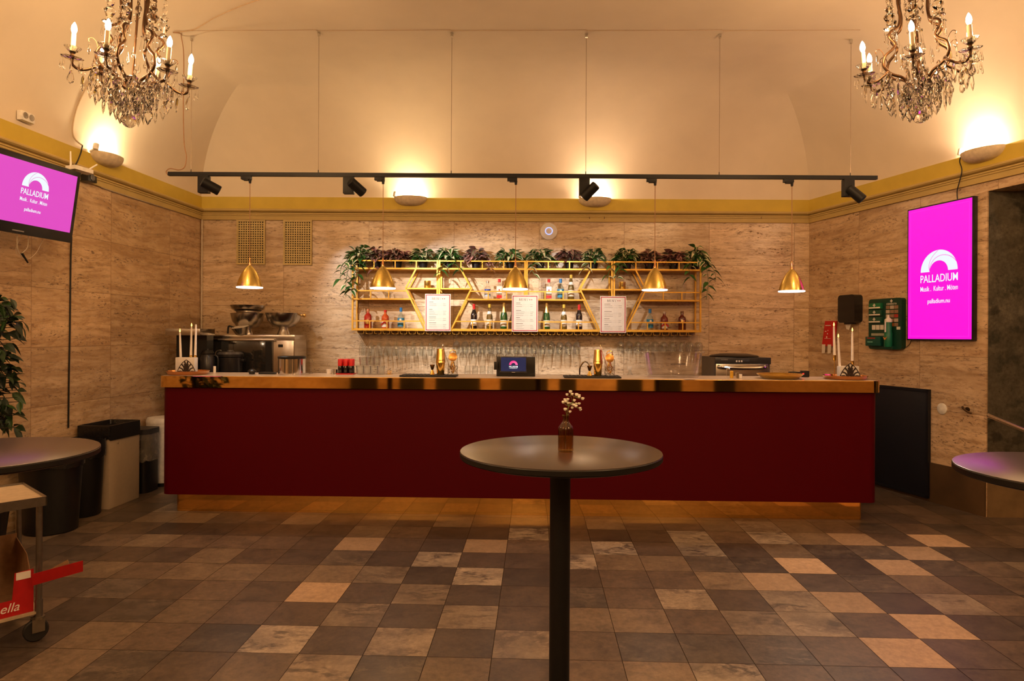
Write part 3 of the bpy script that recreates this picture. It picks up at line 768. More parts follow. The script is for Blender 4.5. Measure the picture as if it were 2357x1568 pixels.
def bottle_kind(k):
    if k in BOT: return BOT[k]
    P = []
    if k in ('red_wine', 'white_wine'):
        pr = [(.030, 0), (.0365, .004), (.0365, .15), (.034, .168), (.022, .20), (.0145, .222), (.014, .276), (.001, .277)] if k == 'red_wine' else [(.030, 0), (.0365, .004), (.0365, .11), (.034, .14), (.025, .18), (.015, .225), (.014, .276), (.001, .277)]
        P = [('glass', MB().lathe(pr, 20), m_wine if k == 'red_wine' else m_olive), ('capsule', MB().lathe([(.0155, .212 if k == 'red_wine' else .24), (.0155, .279), (.001, .28)], 16), m_red if k == 'red_wine' else m_ycap),
             ('label', patch(.0372, .035, .105), m_wh if k == 'red_wine' else m_lab)]
        if k == 'white_wine': P.append(('neck_label', MB().lathe([(.0285, .165), (.0215, .198)], 18, cap=False), m_wh))
    elif k == 'sparkling':
        P = [('glass', MB().lathe([(.034, 0), (.041, .005), (.041, .13), (.037, .16), (.024, .205), (.016, .24), (.015, .28), (.001, .281)], 20), m_green),
             ('foil', MB().lathe([(.0305, .187), (.017, .24), (.0165, .272), (.018, .276), (.017, .292), (.001, .297)], 16), m_foil), ('label', patch(.0417, .03, .10), m_lab)]
    elif k == 'rum':
        P = [('glass', MB().lathe([(.038, 0), (.043, .006), (.043, .13), (.034, .152), (.016, .168), (.0145, .19), (.001, .191)], 20), m_rum), ('stopper', MB().lathe([(.017, .186), (.017, .212), (.012, .218), (.001, .219)], 14), M('copper_stopper', (.45, .16, .06), .35)),
             ('label', patch(.0436, .05, .095, 28), m_foil)]
    elif k in ('orange', 'bourbon_label'):
        m = m_orange if k == 'orange' else m_bourbon
        mb = MB(); mb.prism([(-.040, .03), (0, .058), (.040, .03), (.040, .05), (0, .082), (-.040, .05)], -.0445, -.0437, 'y')
        P = [('glass', MB().lathe([(.040, 0), (.043, .006), (.043, .11), (.040, .135), (.018, .158), (.0145, .168), (.0145, .19), (.001, .191)], 20), m), ('stopper', MB().lathe([(.017, .184), (.017, .205), (.001, .207)], 14), m_red if k == 'orange' else M('clear_stopper', (.5, .42, .38), .2)),
             ('label', patch(.0437, .015, .085, 50), m_wh), ('label_chevron', mb, m_red)]
    elif k == 'dark_rum':
        P = [('glass', MB().lathe([(.040, 0), (.044, .006), (.044, .12), (.040, .14), (.020, .158), (.0155, .168), (.0155, .19), (.001, .191)], 20), M('dark_rum_glass', (.10, .014, .008), .08, coat=.6)), ('stopper', MB().lathe([(.018, .184), (.018, .210), (.001, .212)], 14), M('brown_stopper', (.16, .075, .04), .5)),
             ('emblem', patch(.0447, .075, .11, 26), m_foil)]
    elif k == 'blue_gin':
        P = [('glass', MB().lathe([(.034, 0), (.038, .005), (.038, .125), (.030, .148), (.015, .165), (.0145, .19), (.001, .191)], 20), m_pale), ('cap', MB().lathe([(.0165, .188), (.0165, .234), (.001, .236)], 16), m_bluec),
             ('label', MB().lathe([(.0385, .078), (.0385, .118)], 20, cap=False), m_blue), ('lower_label', patch(.0386, .022, .062), m_blue)]
        mb = MB(); mb.prism([(.012 * math.cos(2 * PI * q / 20), .098 + .012 * math.sin(2 * PI * q / 20)) for q in range(20)], -.0394, -.0388, 'y'); P.append(('label_roundel', mb, m_lab))
    elif k == 'red_cap_gin':
        P = [('glass', MB().box(-.033, .033, -.025, .025, 0, .155, .008).lathe([(.022, .153), (.0145, .175), (.014, .195), (.001, .196)], 16), m_glass), ('cap', MB().lathe([(.0165, .192), (.0165, .228), (.001, .23)], 16), m_red),
             ('label', MB().box(-.029, .029, -.0262, -.0252, .052, .145), m_wh), ('lower_label', MB().box(-.029, .029, -.0262, -.0252, .012, .046), m_red), ('label_figure', MB().box(-.006, .006, -.0268, -.0262, .08, .112), m_red)]
    elif k == 'vodka':
        P = [('glass', MB().lathe([(.034, 0), (.039, .005), (.039, .115), (.030, .138), (.016, .15), (.015, .185), (.001, .186)], 20), m_glass), ('cap', MB().lathe([(.0165, .182), (.0165, .205), (.001, .207)], 16), m_steel),
             ('label', patch(.0395, .085, .112, 60), M('cobalt_label', (.03, .06, .30), .4)), ('lower_label', patch(.0395, .03, .06, 60), M('pale_print', (.35, .42, .55), .5))]
    BOT[k] = [(n, b.mesh(n, m, 40), m) for n, b, m in P]; return BOT[k]
def bottle(k, px, lev, label, grp, name='spirit_bottle', cat='bottle'):
    Y = 7.555; x = xat(px, Y, 720); z = {1: zB, 2: zM}[lev]
    t = thing(name, label, cat, (x, Y, z), 0, grp)
    for n, me, m in bottle_kind(k): inst(n, me, t)
gl_, gm_ = 'bottles on the bottom shelf', 'bottles on the middle shelf'
bottle('rum', 847, 1, 'red rum bottle with copper stopper, leftmost on the bottom shelf', gl_)
bottle('orange', 887, 1, 'orange spirit bottle with white chevron label on the bottom left shelf', gl_)
bottle('blue_gin', 923, 1, 'pale gin bottle with blue cap beside the orange spirit bottle', gl_)
bottle('vodka', 1122, 2, 'clear vodka bottle with cobalt label left of the middle pendant', gm_)
bottle('red_cap_gin', 1149, 2, 'square gin bottle with red cap left of the middle pendant', gm_)
bottle('red_wine', 1091, 1, 'dark wine bottle with red capsule, first right of the left menu sheet', gl_, 'wine_bottle')
bottle('white_wine', 1127, 1, 'brown wine bottle with yellow capsule between red and sparkling wine bottles', gl_, 'wine_bottle')
bottle('sparkling', 1160, 1, 'green sparkling wine bottle with gold foil just left of the middle menu sheet', gl_, 'wine_bottle')
bottle('red_cap_gin', 1263, 2, 'square gin bottle with red cap on the third shelf unit', gm_)
bottle('blue_gin', 1290, 2, 'pale gin bottle with blue cap on the middle shelf of the third unit', gm_)
bottle('white_wine', 1314, 2, 'brown wine bottle standing on the middle shelf of the third unit', gm_, 'wine_bottle')
bottle('sparkling', 1258, 1, 'green sparkling wine bottle with gold foil just right of the middle menu sheet', gl_, 'wine_bottle')
bottle('white_wine', 1298, 1, 'brown wine bottle with yellow capsule on the bottom shelf of the third unit', gl_, 'wine_bottle')
bottle('red_wine', 1333, 1, 'dark wine bottle with red capsule on the bottom shelf left of the right menu', gl_, 'wine_bottle')
bottle('blue_gin', 1496, 1, 'pale gin bottle with blue cap on the bottom shelf of the fourth unit', gl_)
bottle('bourbon_label', 1529, 1, 'amber spirit bottle with white chevron label on the bottom right shelf', gl_)
bottle('dark_rum', 1570, 1, 'dark rum bottle with brown stopper, rightmost on the bottom shelf', gl_)
# cups and glasses on the shelves
cup = MB().lathe([(.034, 0), (.037, .004), (.038, .085), (.036, .085), (.035, .006), (.001, .006)], 20, flute=.02, nf=20).mesh('gold_tumbler', m_brush, 40)
for px, lab in ((984, 'gold tumbler in the left hexagon of the shelves'), (1432, 'gold tumbler in the right hexagon of the shelves')):
    tag(inst('gold_tumbler', cup, None, (xat(px, 7.56, 660), 7.56, zH + .008)), lab, 'tumbler', 'gold tumblers on the shelves')
mart = MB().lathe([(.040, 0), (.040, .003), (.005, .008), (.0035, .02), (.0035, .095), (.012, .102), (.056, .165), (.0545, .165), (.010, .106)], 20).mesh('martini_glass', m_glass, 60)
for px, lab in ((863, 'clear martini glass behind the pendant on the left middle shelf'), (1517, 'clear martini glass behind the pendant on the right middle shelf')):
    tag(inst('martini_glass', mart, None, (xat(px, 7.53, 680), 7.53, zM)), lab, 'martini glass', 'martini glasses on the shelves')
tall = MB().lathe([(.040, 0), (.044, .004), (.060, .185), (.0585, .185), (.042, .008), (.001, .008)], 20).mesh('mixing_glass', m_glass, 60)
tag(inst('mixing_glass', tall, None, (xat(1568, 7.55, 670), 7.55, zM)), 'tall clear mixing glass on the middle shelf at the far right', 'glass')
tag(inst('mixing_glass', tall, None, (xat(893, 7.56, 670), 7.56, zM), (0, 0, 0), (.7, .7, .55)), 'short clear glass on the left middle shelf, right of the pendant', 'glass')

# ------------------------------------------------------------------ menus
m_mred = M('menu_red', (.36, .012, .03), .35); m_print = M('menu_print', (.14, .10, .085), .5); m_lam = M('laminated_paper', (.62, .56, .49), .22, var=.03)
def serif_text(word, h, mb, x, z, y):
    S = {'M': [((0, 0), (0, 1)), ((.12, 1), (.5, 0)), ((.5, 0), (.9, 1)), ((1, 0), (1, 1))], 'E': [((0, 0), (0, 1)), ((0, 1), (.7, 1)), ((0, .52), (.5, .52)), ((0, 0), (.7, 0))],
         'N': [((0, 0), (0, 1)), ((0, 1), (.85, 0)), ((.85, 0), (.85, 1))], 'Y': [((0, 1), (.45, .5)), ((.9, 1), (.45, .5)), ((.45, .5), (.45, 0))]}
    for ch in word:
        for (a, b), (c, d) in S[ch]:
            thick = .11 if (a == c or (ch in 'NM' and b > d)) else .05
            mb.bar((x + a * h * .85, y, z + b * h), (x + c * h * .85, y, z + d * h), h * thick)
        for a, b in {'M': ((0, 0), (1, 0), (0, 1), (1, 1)), 'E': ((0, 0), (0, 1)), 'N': ((0, 0), (0, 1), (.85, 1)), 'Y': ((0, 1), (.9, 1), (.45, 0))}[ch]:
            mb.bar((x + (a * .85 - .13) * h, y, z + b * h), (x + (a * .85 + .13) * h, y, z + b * h), h * .04)
        x += h * {'M': 1.2, 'E': .95, 'N': 1.08, 'Y': 1.1}[ch]
    return x
for k, (xa, xb_, ya, yb_, lab) in enumerate(((978, 1037.5, 677, 762, 'red bordered menu sheet hanging on the left of the three'), (1178, 1238.5, 679.5, 763.5, 'red bordered menu sheet hanging in the middle of the shelves'), (1381, 1441.5, 682, 766, 'red bordered menu sheet hanging on the right of the three'))):
    Ym = YS - .022; p0, p1 = at(xa, yb_, Ym), at(xb_, ya, Ym); w_, h_ = p1.x - p0.x, p1.z - p0.z
    t = thing('menu_sheet', lab, 'menu', ((p0.x + p1.x) / 2, Ym, p0.z), 0, 'menu sheets on the shelf fronts')
    MB().box(-w_ / 2, w_ / 2, 0, .003, 0, h_).done('paper', m_lam, t, smooth=0)
    mb = MB(); i, b = w_ * .028, .0085
    for a in ((-w_ / 2 + i, w_ / 2 - i, i, i + b), (-w_ / 2 + i, w_ / 2 - i, h_ - i - b, h_ - i), (-w_ / 2 + i, -w_ / 2 + i + b, i + b, h_ - i - b), (w_ / 2 - i - b, w_ / 2 - i, i + b, h_ - i - b)): mb.box(a[0], a[1], -.0006, 0, a[2], a[3])
    mb.done('red_border', m_mred, t, smooth=0)
    mb = MB(); serif_text('MENY', .024, mb, -w_ * .22, h_ * .845, -.0006); mb.done('heading', m_print, t, smooth=0)
    mb = MB()
    for s in (-1, 1): mb.prism([(w_ * .22 + s * .011 + a, h_ * .872 + c) for a, c in ((0, -.007), (.007, .002), (.004, .006), (0, .002), (-.004, .006), (-.007, .002))], -.0006, 0, 'y')
    mb.done('heading_ornament', m_mred, t, smooth=0)
    mb = MB(); rr = random.Random(k + 3)
    for hy, n in ((.775, 2), (.575, 3), (.375, 2), (.215, 3)):
        ww = w_ * rr.uniform(.12, .3); mb.box(-w_ * .34, -w_ * .34 + ww, -.0006, 0, h_ * hy, h_ * hy + .005)
        for q in range(n):
            z = h_ * (hy - .045 * (q + 1)); ww = w_ * rr.uniform(.2, .34)
            mb.box(-w_ * .34, -w_ * .34 + ww, -.0006, 0, z, z + .0028); mb.box(-w_ * .34 + ww, w_ * .18, -.0006, 0, z, z + .0008); mb.box(w_ * .2, w_ * rr.uniform(.29, .34), -.0006, 0, z, z + .0028)
    mb.done('text_lines', m_print, t, smooth=0)

# ------------------------------------------------------------------ things on the back wall
p = back(1263, 533); t = thing('wifi_access_point', 'round white access point with blue ring above the shelves', 'access point', (p.x, YB, p.z))
tl = Matrix.Rotation(PI / 2, 3, 'X')
MB().lathe([(.085, 0), (.098, .008), (.096, .022), (.06, .034), (.001, .037)], 40, tilt=tl).done('housing', M('access_point_white', (.70, .68, .68), .45, var=.02), t)
MB().lathe([(.036, .0345), (.036, .039), (.043, .039), (.043, .0335)], 40, tilt=tl).done('light_ring', M('blue_light_ring', (.3, .4, 1), emit=1.3, ecol=(.28, .42, 1)), t)
m_vent = M('vent_ochre_metal', (.56, .44, .20), .5, .2); m_dark = M('vent_hole_shade', (.012, .010, .008), .9)
for xa, xb_, ya, yb_, lab in ((545.5, 611.5, 506.5, 609.5, 'ochre wall vent with square holes behind the leftmost pendant'), (653, 719, 507.5, 610.5, 'ochre wall vent with square holes right of the leftmost pendant')):
    p0, p1 = back(xa, yb_), back(xb_, ya); w_, h_ = p1.x - p0.x, p1.z - p0.z
    t = thing('wall_vent', lab, 'vent', (p0.x, YB, p0.z), 0, 'ochre wall vents')
    MB().box(0, w_, -.004, 0, 0, h_).done('duct_shade_plate', m_dark, t, smooth=0)  # near-black plate stands in for the shade behind the holes
    mb = MB(); b = .016
    for a in ((0, w_, 0, b), (0, w_, h_ - b, h_), (0, b, b, h_ - b), (w_ - b, w_, b, h_ - b)): mb.box(a[0], a[1], -.022, -.004, a[2], a[3])
    nx, nz = 11, 18; px_, pz_ = (w_ - 2 * b) / nx, (h_ - 2 * b) / nz
    for k in range(0, nx + 1): mb.box(b + k * px_ - px_ * .23, b + k * px_ + px_ * .23, -.014, -.004, b, h_ - b)
    for k in range(0, nz + 1): mb.box(b, w_ - b, -.0142, -.0042, b + k * pz_ - pz_ * .23, b + k * pz_ + pz_ * .23)
    mb.done('grille', m_vent, t, smooth=0)
for k, (px, lab) in enumerate(((1357, 'left of two tiny hooks under the cornice right of the access point'), (1391, 'right of two tiny hooks under the cornice right of the access point'), (1752, 'tiny hook under the cornice near the rightmost pendant'))):
    p = back(px, 501, .022); mb = MB(); mb.box(-.012, .012, -.004, 0, .008, .014); mb.tube([(0, -.004, .012), (0, -.008, -.004), (0, -.004, -.014)], .004, 6)
    tag(mb.done('cornice_hook', M('hook_metal', (.16, .11, .06), .4, .6), loc=p), lab, 'hook')
# ================================================================== ON THE BAR
tray_me = MB().lathe([(.001, .0), (.150, 0), (.158, .006), (.172, .030), (.176, .032), (.172, .033), (.155, .010), (.001, .007)], 48).mesh('tray', m_copper, 40)
def fan_poly(w=.080, h=.118, n=8):
    L = [(-w + (w) * (k / n) ** 1.0, 0) for k in range(0)]
    pts = [(-w, 0)]
    for k in range(1, n + 1):
        a = k / n; pts.append((-w * math.cos(a * PI / 2) * (1 - .10 * math.sin(a * PI)), h * (a * .62 + .38 * math.sin(a * PI / 2))))
    pts[-1] = (0, h)
    return pts + [(-x, z) for x, z in pts[-2::-1]]
m_marbw = M('white_marble', (.74, .70, .66), .3, var=.08, scale=18); m_stripe = M('black_brown_print', (.030, .018, .014), .5)
def fan(parent_loc, label, rz, back=0.0):
    t = thing('fan_card', label, 'fan card', parent_loc, rz, 'black and white fan cards in the marble holders')
    P = fan_poly(); MB().prism(P, -.003, .003, 'y').done('card', m_wh, t, smooth=0)
    mb = MB()
    n = len(P)
    for k in range(n - 1): mb.bar((P[k][0], -.0035, P[k][1]), (P[k + 1][0], -.0035, P[k + 1][1]), .005)
    for s in (-1, 1):                                    # stripes that fan out of the bottom middle and curve to the rim
        for a0, w_ in ((.08, .008), (.30, .009), (.52, .010), (.76, .010)):
            e = P[1:9][min(7, int(a0 * 9))]
            tip = V((s * abs(e[0]) * .99, -.0034, e[1] * .985)); base = V((s * (.003 + .030 * (1 - a0)), -.0034, .002))
            mid = (tip + base) / 2 + V((-s * .009, 0, .012))
            sp = spline([base, mid, tip], 5)
            for p, q in zip(sp, sp[1:]): mb.bar(p, q, w_)
        mb.bar((0, -.0034, .060), (s * .012, -.0034, .098), .005)
        mb.bar((0, -.0034, .012), (s * .016, -.0034, .085), .009)
    mb.done('stripes', m_stripe, t, smooth=0)
    return t
def candle(p, zc0, zc1, label, r=.0105, lit=True, stick=None, lean=(0, 0), grp='tapered candles on the bar'):
    """tapered candle, its bottom at zc0; the brass holder carries it"""
    h = zc1 - zc0
    t = thing('taper_candle', label, 'candle', (p.x, p.y, zc0), 0, grp)
    mb = MB(); mb.tube([(lean[0] * k / 4, lean[1] * k / 4, h * k / 4) for k in range(5)], [r, r * .95, r * .86, r * .76, r * .62], 14); mb.done('wax', m_candle, t)
    top = V((lean[0], lean[1], h))
    MB().tube([top, top + V((0, 0, .007))], .0012, 5).done('wick', m_black, t)
    if lit:
        MB().lathe([(.0006, .002), (.0052, .010), (.0058, .015), (.0035, .026), (.0005, .036)], 10, top).done('flame', m_flame, t)
    h_ = thing('candle_holder', label.replace('white taper candle', 'slim brass holder under the candle').replace(' burning', ''), 'candle holder', (p.x, p.y, stick), 0, 'brass candle holders on the bar')
    L = zc0 - stick
    MB().lathe([(.017, 0), (.017, .003), (.004, .005), (.0032, L - .045), (.0115, L - .03), (.0125, L + .008), (.0112, L + .008), (.010, L - .001), (.001, L - .001)], 16).done('stem', m_gold, h_)
    return t
def set_left():
    p = ctr(433, .20, 862); tag(inst('copper_tray', tray_me, None, p), 'round copper tray at the left end of the bar', 'tray', 'copper trays with candles')
    z = CTOP + .008
    Y = p.y; q = at(427, 838, Y + .0); b = thing('marble_holder', 'white marble block behind a fan card at the left end of the bar', 'marble block', (q.x, Y + .02, z), 0, 'marble blocks on the trays')
    MB().box(-.082, .082, -.032, .032, 0, zat(823, Y, 430) - z, .004).done('block', m_marbw, b)
    q = at(428, 850, Y - .045); fan((q.x, Y - .035, z), 'black and white fan card standing on the left copper tray', 0)
    for px, yb_, yt, lab, lit in ((416, 826, 766, 'white taper candle burning, leftmost on the left tray', True), (439.5, 820, 753, 'white taper candle burning, tallest in the middle of the left tray', True), (449.5, 820, 747, 'unlit white taper candle on the right of the left tray', False)):
        dy = .085 if px > 420 else .078
        yy = Y + dy; r = at(px, yb_, yy)
        candle(r, r.z, zat(yt, yy, px), lab, lit=lit, stick=z + .0005, lean=(-.008, 0) if px < 430 else (.004, 0))
def set_right():
    p = ctr(1945, .20, 877); tag(inst('copper_tray', tray_me, None, p), 'round copper tray at the right end of the bar', 'tray', 'copper trays with candles')
    z = CTOP + .008; Y = p.y
    q = at(1954.5, 855, Y); b = thing('marble_holder', 'white marble block behind a fan card at the right end of the bar', 'marble block', (q.x, Y + .02, z), 0, 'marble blocks on the trays')
    MB().box(-.078, .078, -.032, .032, 0, zat(843, Y, 1955) - z, .004).done('block', m_marbw, b)
    q = at(1956.5, 865, Y - .035); f = fan((q.x, Y - .035, z), 'black and white fan card standing on the right copper tray', 0)
    f.scale = (1.1, 1, 1.05)
    for px, yb_, yt, lab, dy, ln in ((1921, 820, 752, 'white taper candle burning, tallest and leftmost on the right tray', .0, (-.007, 0)), (1933, 846, 778, 'white taper candle burning, lowest on the right tray', .045, (-.014, 0)), (1962, 833, 764, 'white taper candle burning, rightmost on the right tray', .085, (-.002, 0))):
        yy = Y + dy if px != 1921 else Y - .055
        r = at(px, yb_, yy); candle(r, r.z, zat(yt, yy, px), lab, stick=z + .0005, lean=ln)
set_left(); set_right()

# rubber mats with bar tools
m_rub = M('black_rubber', (.014, .013, .013), .6)
def mat(px, label):
    p = ctr(px, .17, 868)
    mb = MB(); mb.box(-.235, .235, -.10, .10, 0, .014, .003)
    for k in range(14): mb.box(-.215 + k * .033, -.205 + k * .033, -.085, .085, .014, .017)
    o = mb.done('bar_mat', m_rub, loc=p); o.rotation_euler = (0, 0, CRZ); tag(o, label, 'bar mat', 'rubber bar mats'); return p
ZM_ = CTOP + .017
shk_me = (MB().lathe([(.029, 0), (.031, .003), (.039, .118), (.0395, .122), (.0375, .122)], 28).mesh('tin', m_gold, 50),
          MB().lathe([(.0385, .098), (.041, .100), (.040, .104), (.0315, .208), (.0300, .216), (.028, .216), (.027, .207), (.001, .206)], 28).mesh('upper_tin', m_gold, 50))
jig_me = (MB().lathe([(.022, 0), (.020, .003), (.008, .034), (.006, .04)], 18).mesh('lower_cup', m_gold, 50), MB().lathe([(.006, .038), (.010, .042), (.0225, .082), (.021, .082), (.009, .045), (.001, .045)], 18).mesh('upper_cup', M('dark_gold_cup', (.30, .15, .05), .25, .9), 50))
def cutglass():
    t = NT('cut_crystal'); t.t.nodes.remove(t.b); o = t.obj()
    s = t.n('SeparateXYZ'); t.l(o, s.inputs[0])
    an = t.math('MULTIPLY', t.math('ARCTAN2', s.outputs[1], s.outputs[0]), 4.0)
    z = t.math('MULTIPLY', s.outputs[2], 110.0)
    d = t.math('MAXIMUM', t.math('SINE', t.math('MULTIPLY', t.math('ADD', an, z), 1.0)), t.math('SINE', t.math('SUBTRACT', an, z)))
    cut = t.math('MULTIPLY', t.math('GREATER_THAN', d, .82), t.math('LESS_THAN', s.outputs[2], .075))
    tr = t.n('BsdfTransparent'); tr.inputs[0].default_value = (.93, .92, .90, 1); gl = t.n('BsdfGlossy'); gl.inputs['Roughness'].default_value = .1
    lw = t.n('LayerWeight'); lw.inputs[0].default_value = .5
    f = t.math('ADD', t.math('MULTIPLY', t.math('POWER', lw.outputs['Facing'], 3.0), .7), t.math('MULTIPLY', cut, .45))
    mx = t.n('MixShader'); t.l(f, mx.inputs[0]); t.l(tr.outputs[0], mx.inputs[1]); t.l(gl.outputs[0], mx.inputs[2]); t.l(mx.outputs[0], t.out.inputs[0]); return t.m
m_cut = cutglass()
mix_me = MB().lathe([(.042, 0), (.044, .004), (.044, .138), (.0425, .138), (.041, .012), (.001, .012)], 32).mesh('mixing_glass', m_cut, 50)
def tools(pj, ps, pg, side, tilt):
    d = .16
    p = ctr(pj, d, 862); t = thing('jigger', f'small gold jigger on the {side} bar mat', 'jigger', (p.x, p.y, ZM_), 0, 'gold jiggers')
    for n, me in zip(('lower_cup', 'upper_cup'), jig_me): inst(n, me, t)
    p = ctr(ps, d, 862); t = thing('cocktail_shaker', f'tall gold cocktail shaker on the {side} bar mat', 'cocktail shaker', (p.x, p.y, ZM_), 0, 'gold cocktail shakers')
    for n, me in zip(('tin', 'upper_tin'), shk_me): inst(n, me, t)
    p = ctr(pg, d, 862); tag(inst('mixing_glass', mix_me, None, (p.x, p.y, ZM_)), f'cut crystal mixing glass on the {side} bar mat', 'glass', 'cut mixing glasses')
    # strainer leaning in the mixing glass
    st = thing('cocktail_strainer', f'gold strainer standing in the {side} mixing glass', 'strainer', (p.x, p.y, ZM_ + .0125), 0, 'gold strainers')
    R = Matrix.Rotation(tilt, 3, 'Y') @ Matrix.Rotation(1.35, 3, 'X')
    MB().lathe([(.001, .004), (.022, .003), (.036, 0), (.037, .002), (.022, .006), (.001, .007)], 24, (0, 0, .135), tilt=R).done('disc', M('strainer_copper', (.80, .42, .12), .3, .8), st)
    mb = MB()
    for k in range(7): mb.tube([(.006 * math.cos(k * .9), .006 * math.sin(k * .9), 0), (.022 * math.cos(k * .9 + .8), .02 * math.sin(k * .9 + .8), .05), (.010 * math.cos(k * .9), .010 * math.sin(k * .9), .098)], .003, 6)
    mb.done('spring', m_gold, st)
    MB().tube(spline([(-.026, 0, .165), (-.018, 0, .188), (.0, 0, .194), (.018, 0, .188), (.026, 0, .160)], 5), .0035, 6).done('handle', m_gold, st)
mat(988, 'black rubber bar mat left of the till'); mat(1362, 'black rubber bar mat right of the till')
tools(995, 1014, 1042, 'left', 0.05); tools(1357, 1376, 1403, 'right', .45)
def spoon(pa, pb_, label, m):
    Y = ctr(1040, .19).y; a, b = at(pa[0], pa[1], Y), at(pb_[0], pb_[1], Y)
    t = thing('bar_spoon', label, 'bar spoon', a, 0, 'bar spoons')
    d = b - a; MB().tube([(0, 0, 0), d * .5, d], .0026, 6).done('stem', m, t)
    if m is m_steel: MB().ball(d, .009, 10, 6, 1.7).done('bowl', m, t)
spoon((1036, 850), (1019, 797), 'steel bar spoon standing in the left mixing glass', m_steel)
spoon((1399, 850), (1381, 794), 'twisted gold bar spoon standing in the right mixing glass', m_gold)

# till
Yp = ctr(1185, .27, 865); p = V((xat(1186, Yp.y, 850), Yp.y, CTOP))
t = thing('till_terminal', 'black till terminal with a small blue screen on the middle of the bar', 'till', p, CRZ)
pw = 46 / F * Yp.y
MB().box(-pw * .94, pw, -.01, .075, 0, zat(821.5, Yp.y, 1186) - CTOP, .006).done('housing', m_black, t)
MB().box(-pw * 1.06, -pw * .86, -.03, -.005, .055, .125, .004).done('card_reader', m_black, t)
sw = 31.5 / F * Yp.y; s0 = -4 / F * Yp.y
b = MB(); b.box(s0 - sw, s0 + sw, -.034, -.012, .030, .170, .004); scr = b.done('screen_bezel', M('bezel_black', (.02, .02, .024), .25), t)
sx, sz = sw * .91, .118
MB().box(s0 - sx, s0 + sx, -.0352, -.034, .044, .044 + sz).done('screen', M('navy_screen', (.005, .012, .06), emit=.72, ecol=(.002, .012, .060)), scr, smooth=0)
def arch(mb, cx, cz, R, y0, y1, r_in=.50, n=60, part=None):
    """half ring made of three swirling blades with hairline gaps between them"""
    A0, A1, A2 = 1.60, PI - .10, .40; g = .012
    c1 = lambda a: 1 - (1 - r_in) * max(0, min(1, (a - A0) / (A1 - A0))) ** .72
    c2 = lambda a: r_in + (1 - r_in) * max(0, min(1, (A1 - a) / (A1 - A2))) ** 1.5
    blades = [(A0, PI, lambda a: 1.0, lambda a: max(r_in, c1(a) + g) if a < A1 else r_in), (A2, A1, lambda a: c1(a) - g if a > A0 else 1.0, lambda a: c2(a) + g), (0, A1, lambda a: c2(a) - g if a > A2 else 1.0, lambda a: r_in)]
    for k, (a0, a1, hi, lo_) in enumerate(blades):
        if part is not None and part != k: continue
        rows = [[], []]
        for q in range(n + 1):
            a = a0 + (a1 - a0) * q / n; h = hi(a); l = min(lo_(a), h - 1e-4)
            for row, r in zip(rows, (h, l)): row.append(V((cx + R * r * math.cos(a), y0, cz + R * r * math.sin(a))))
        mb.grid(rows)
m_pk = [M('arch_pink', (.8, .05, .22), emit=.80, ecol=(.95, .045, .25)), M('arch_magenta', (.8, .05, .3), emit=.80, ecol=(.75, .03, .26)), M('arch_rose', (.9, .1, .3), emit=.80, ecol=(1, .12, .36))]
for k in range(3):
    mb = MB(); arch(mb, s0, .098, .036, -.0356, -.0355, .5, part=k); mb.done('arch_emblem', m_pk[k], scr, smooth=0)
m_ltx = M('screen_text', (.8, .95, 1), emit=.80, ecol=(.75, .9, 1))
text('PALLADIUM', .020, m_ltx, scr, (s0, -.0356, .076), width=.072, ext=.0002, bold=.0002)
text('MALMÖ', .008, m_ltx, scr, (s0, -.0356, .066), width=.026, ext=.0002)
mb = MB()
for a, b_ in ((-.034, -.015), (.015, .034)): mb.box(s0 + a, s0 + b_, -.0358, -.0355, .068, .0695)
mb.done('text_rule', m_ltx, scr, smooth=0)
MB().box(s0 - .014, s0 + .014, -.0352, -.034, .034, .0365).done('maker_mark', m_wh, scr, smooth=0)

# red capped little bottles in a red tray, tumblers, steel pots
p = ctr(797, .40, 855); 
tr_ = MB().box(-.075, .075, -.055, .055, 0, .008, .002).done('red_tray', m_red, loc=p); tag(tr_, 'small red tray under the red capped bottles on the bar', 'tray')
mini = (MB().lathe([(.017, 0), (.019, .003), (.019, .045), (.013, .075), (.012, .078)], 14).mesh('glass', m_wine, 50), MB().lathe([(.0195, .066), (.0195, .122), (.017, .126), (.001, .127)], 14).mesh('cap', m_red, 50))
for k in range(6):
    x, y = -.048 + .048 * (k % 3), -.024 + .048 * (k // 3)
    t = thing('sauce_bottle', f"dark little bottle with red cap, {['left', 'middle', 'right'][k % 3]} in the {'front' if k < 3 else 'rear'} row on the red tray", 'bottle', (p.x + x, p.y + y, CTOP + .008), 0, 'red capped bottles on the red tray')
    for n, me in zip(('glass', 'cap'), mini): inst(n, me, t)
tum = MB().lathe([(.026, 0), (.030, .003), (.036, .075), (.0345, .075), (.029, .010), (.001, .010)], 24, flute=.012, nf=16).mesh('ribbed_tumbler', m_glass, 40)
n = 0
for lev in range(2):
    for r in range(2):
        for c in range(3 if lev else 4):
            q = ctr(829 + c * 16 + (7 if lev else 0), .36 + r * .075, 858); n += 1
            o = inst('ribbed_tumbler', tum, None, (q.x, q.y, CTOP + lev * .0755 + .0002)); tag(o, f"clear ribbed tumbler stacked right of the red caps, {'upper' if lev else 'lower'} layer, {'rear' if r else 'front'} row, {ORD[c]} from left", 'tumbler', 'stacked ribbed tumblers')
pot = MB().lathe([(.018, 0), (.021, .002), (.021, .040), (.0195, .040), (.019, .004), (.001, .004)], 18).mesh('steel_cup', m_steel, 50)
q = ctr(772, .42, 858); tag(inst('steel_cup', pot, None, q), 'small steel cup beside the red tray', 'cup')
q = ctr(758, .43, 858); o = inst('paper_cup', MB().lathe([(.022, 0), (.026, .04), (.001, .041)], 16).mesh('sugar_bowl', m_wh, 50), None, q); o.name = 'sugar_bowl'; tag(o, 'small white bowl left of the steel cup', 'bowl')
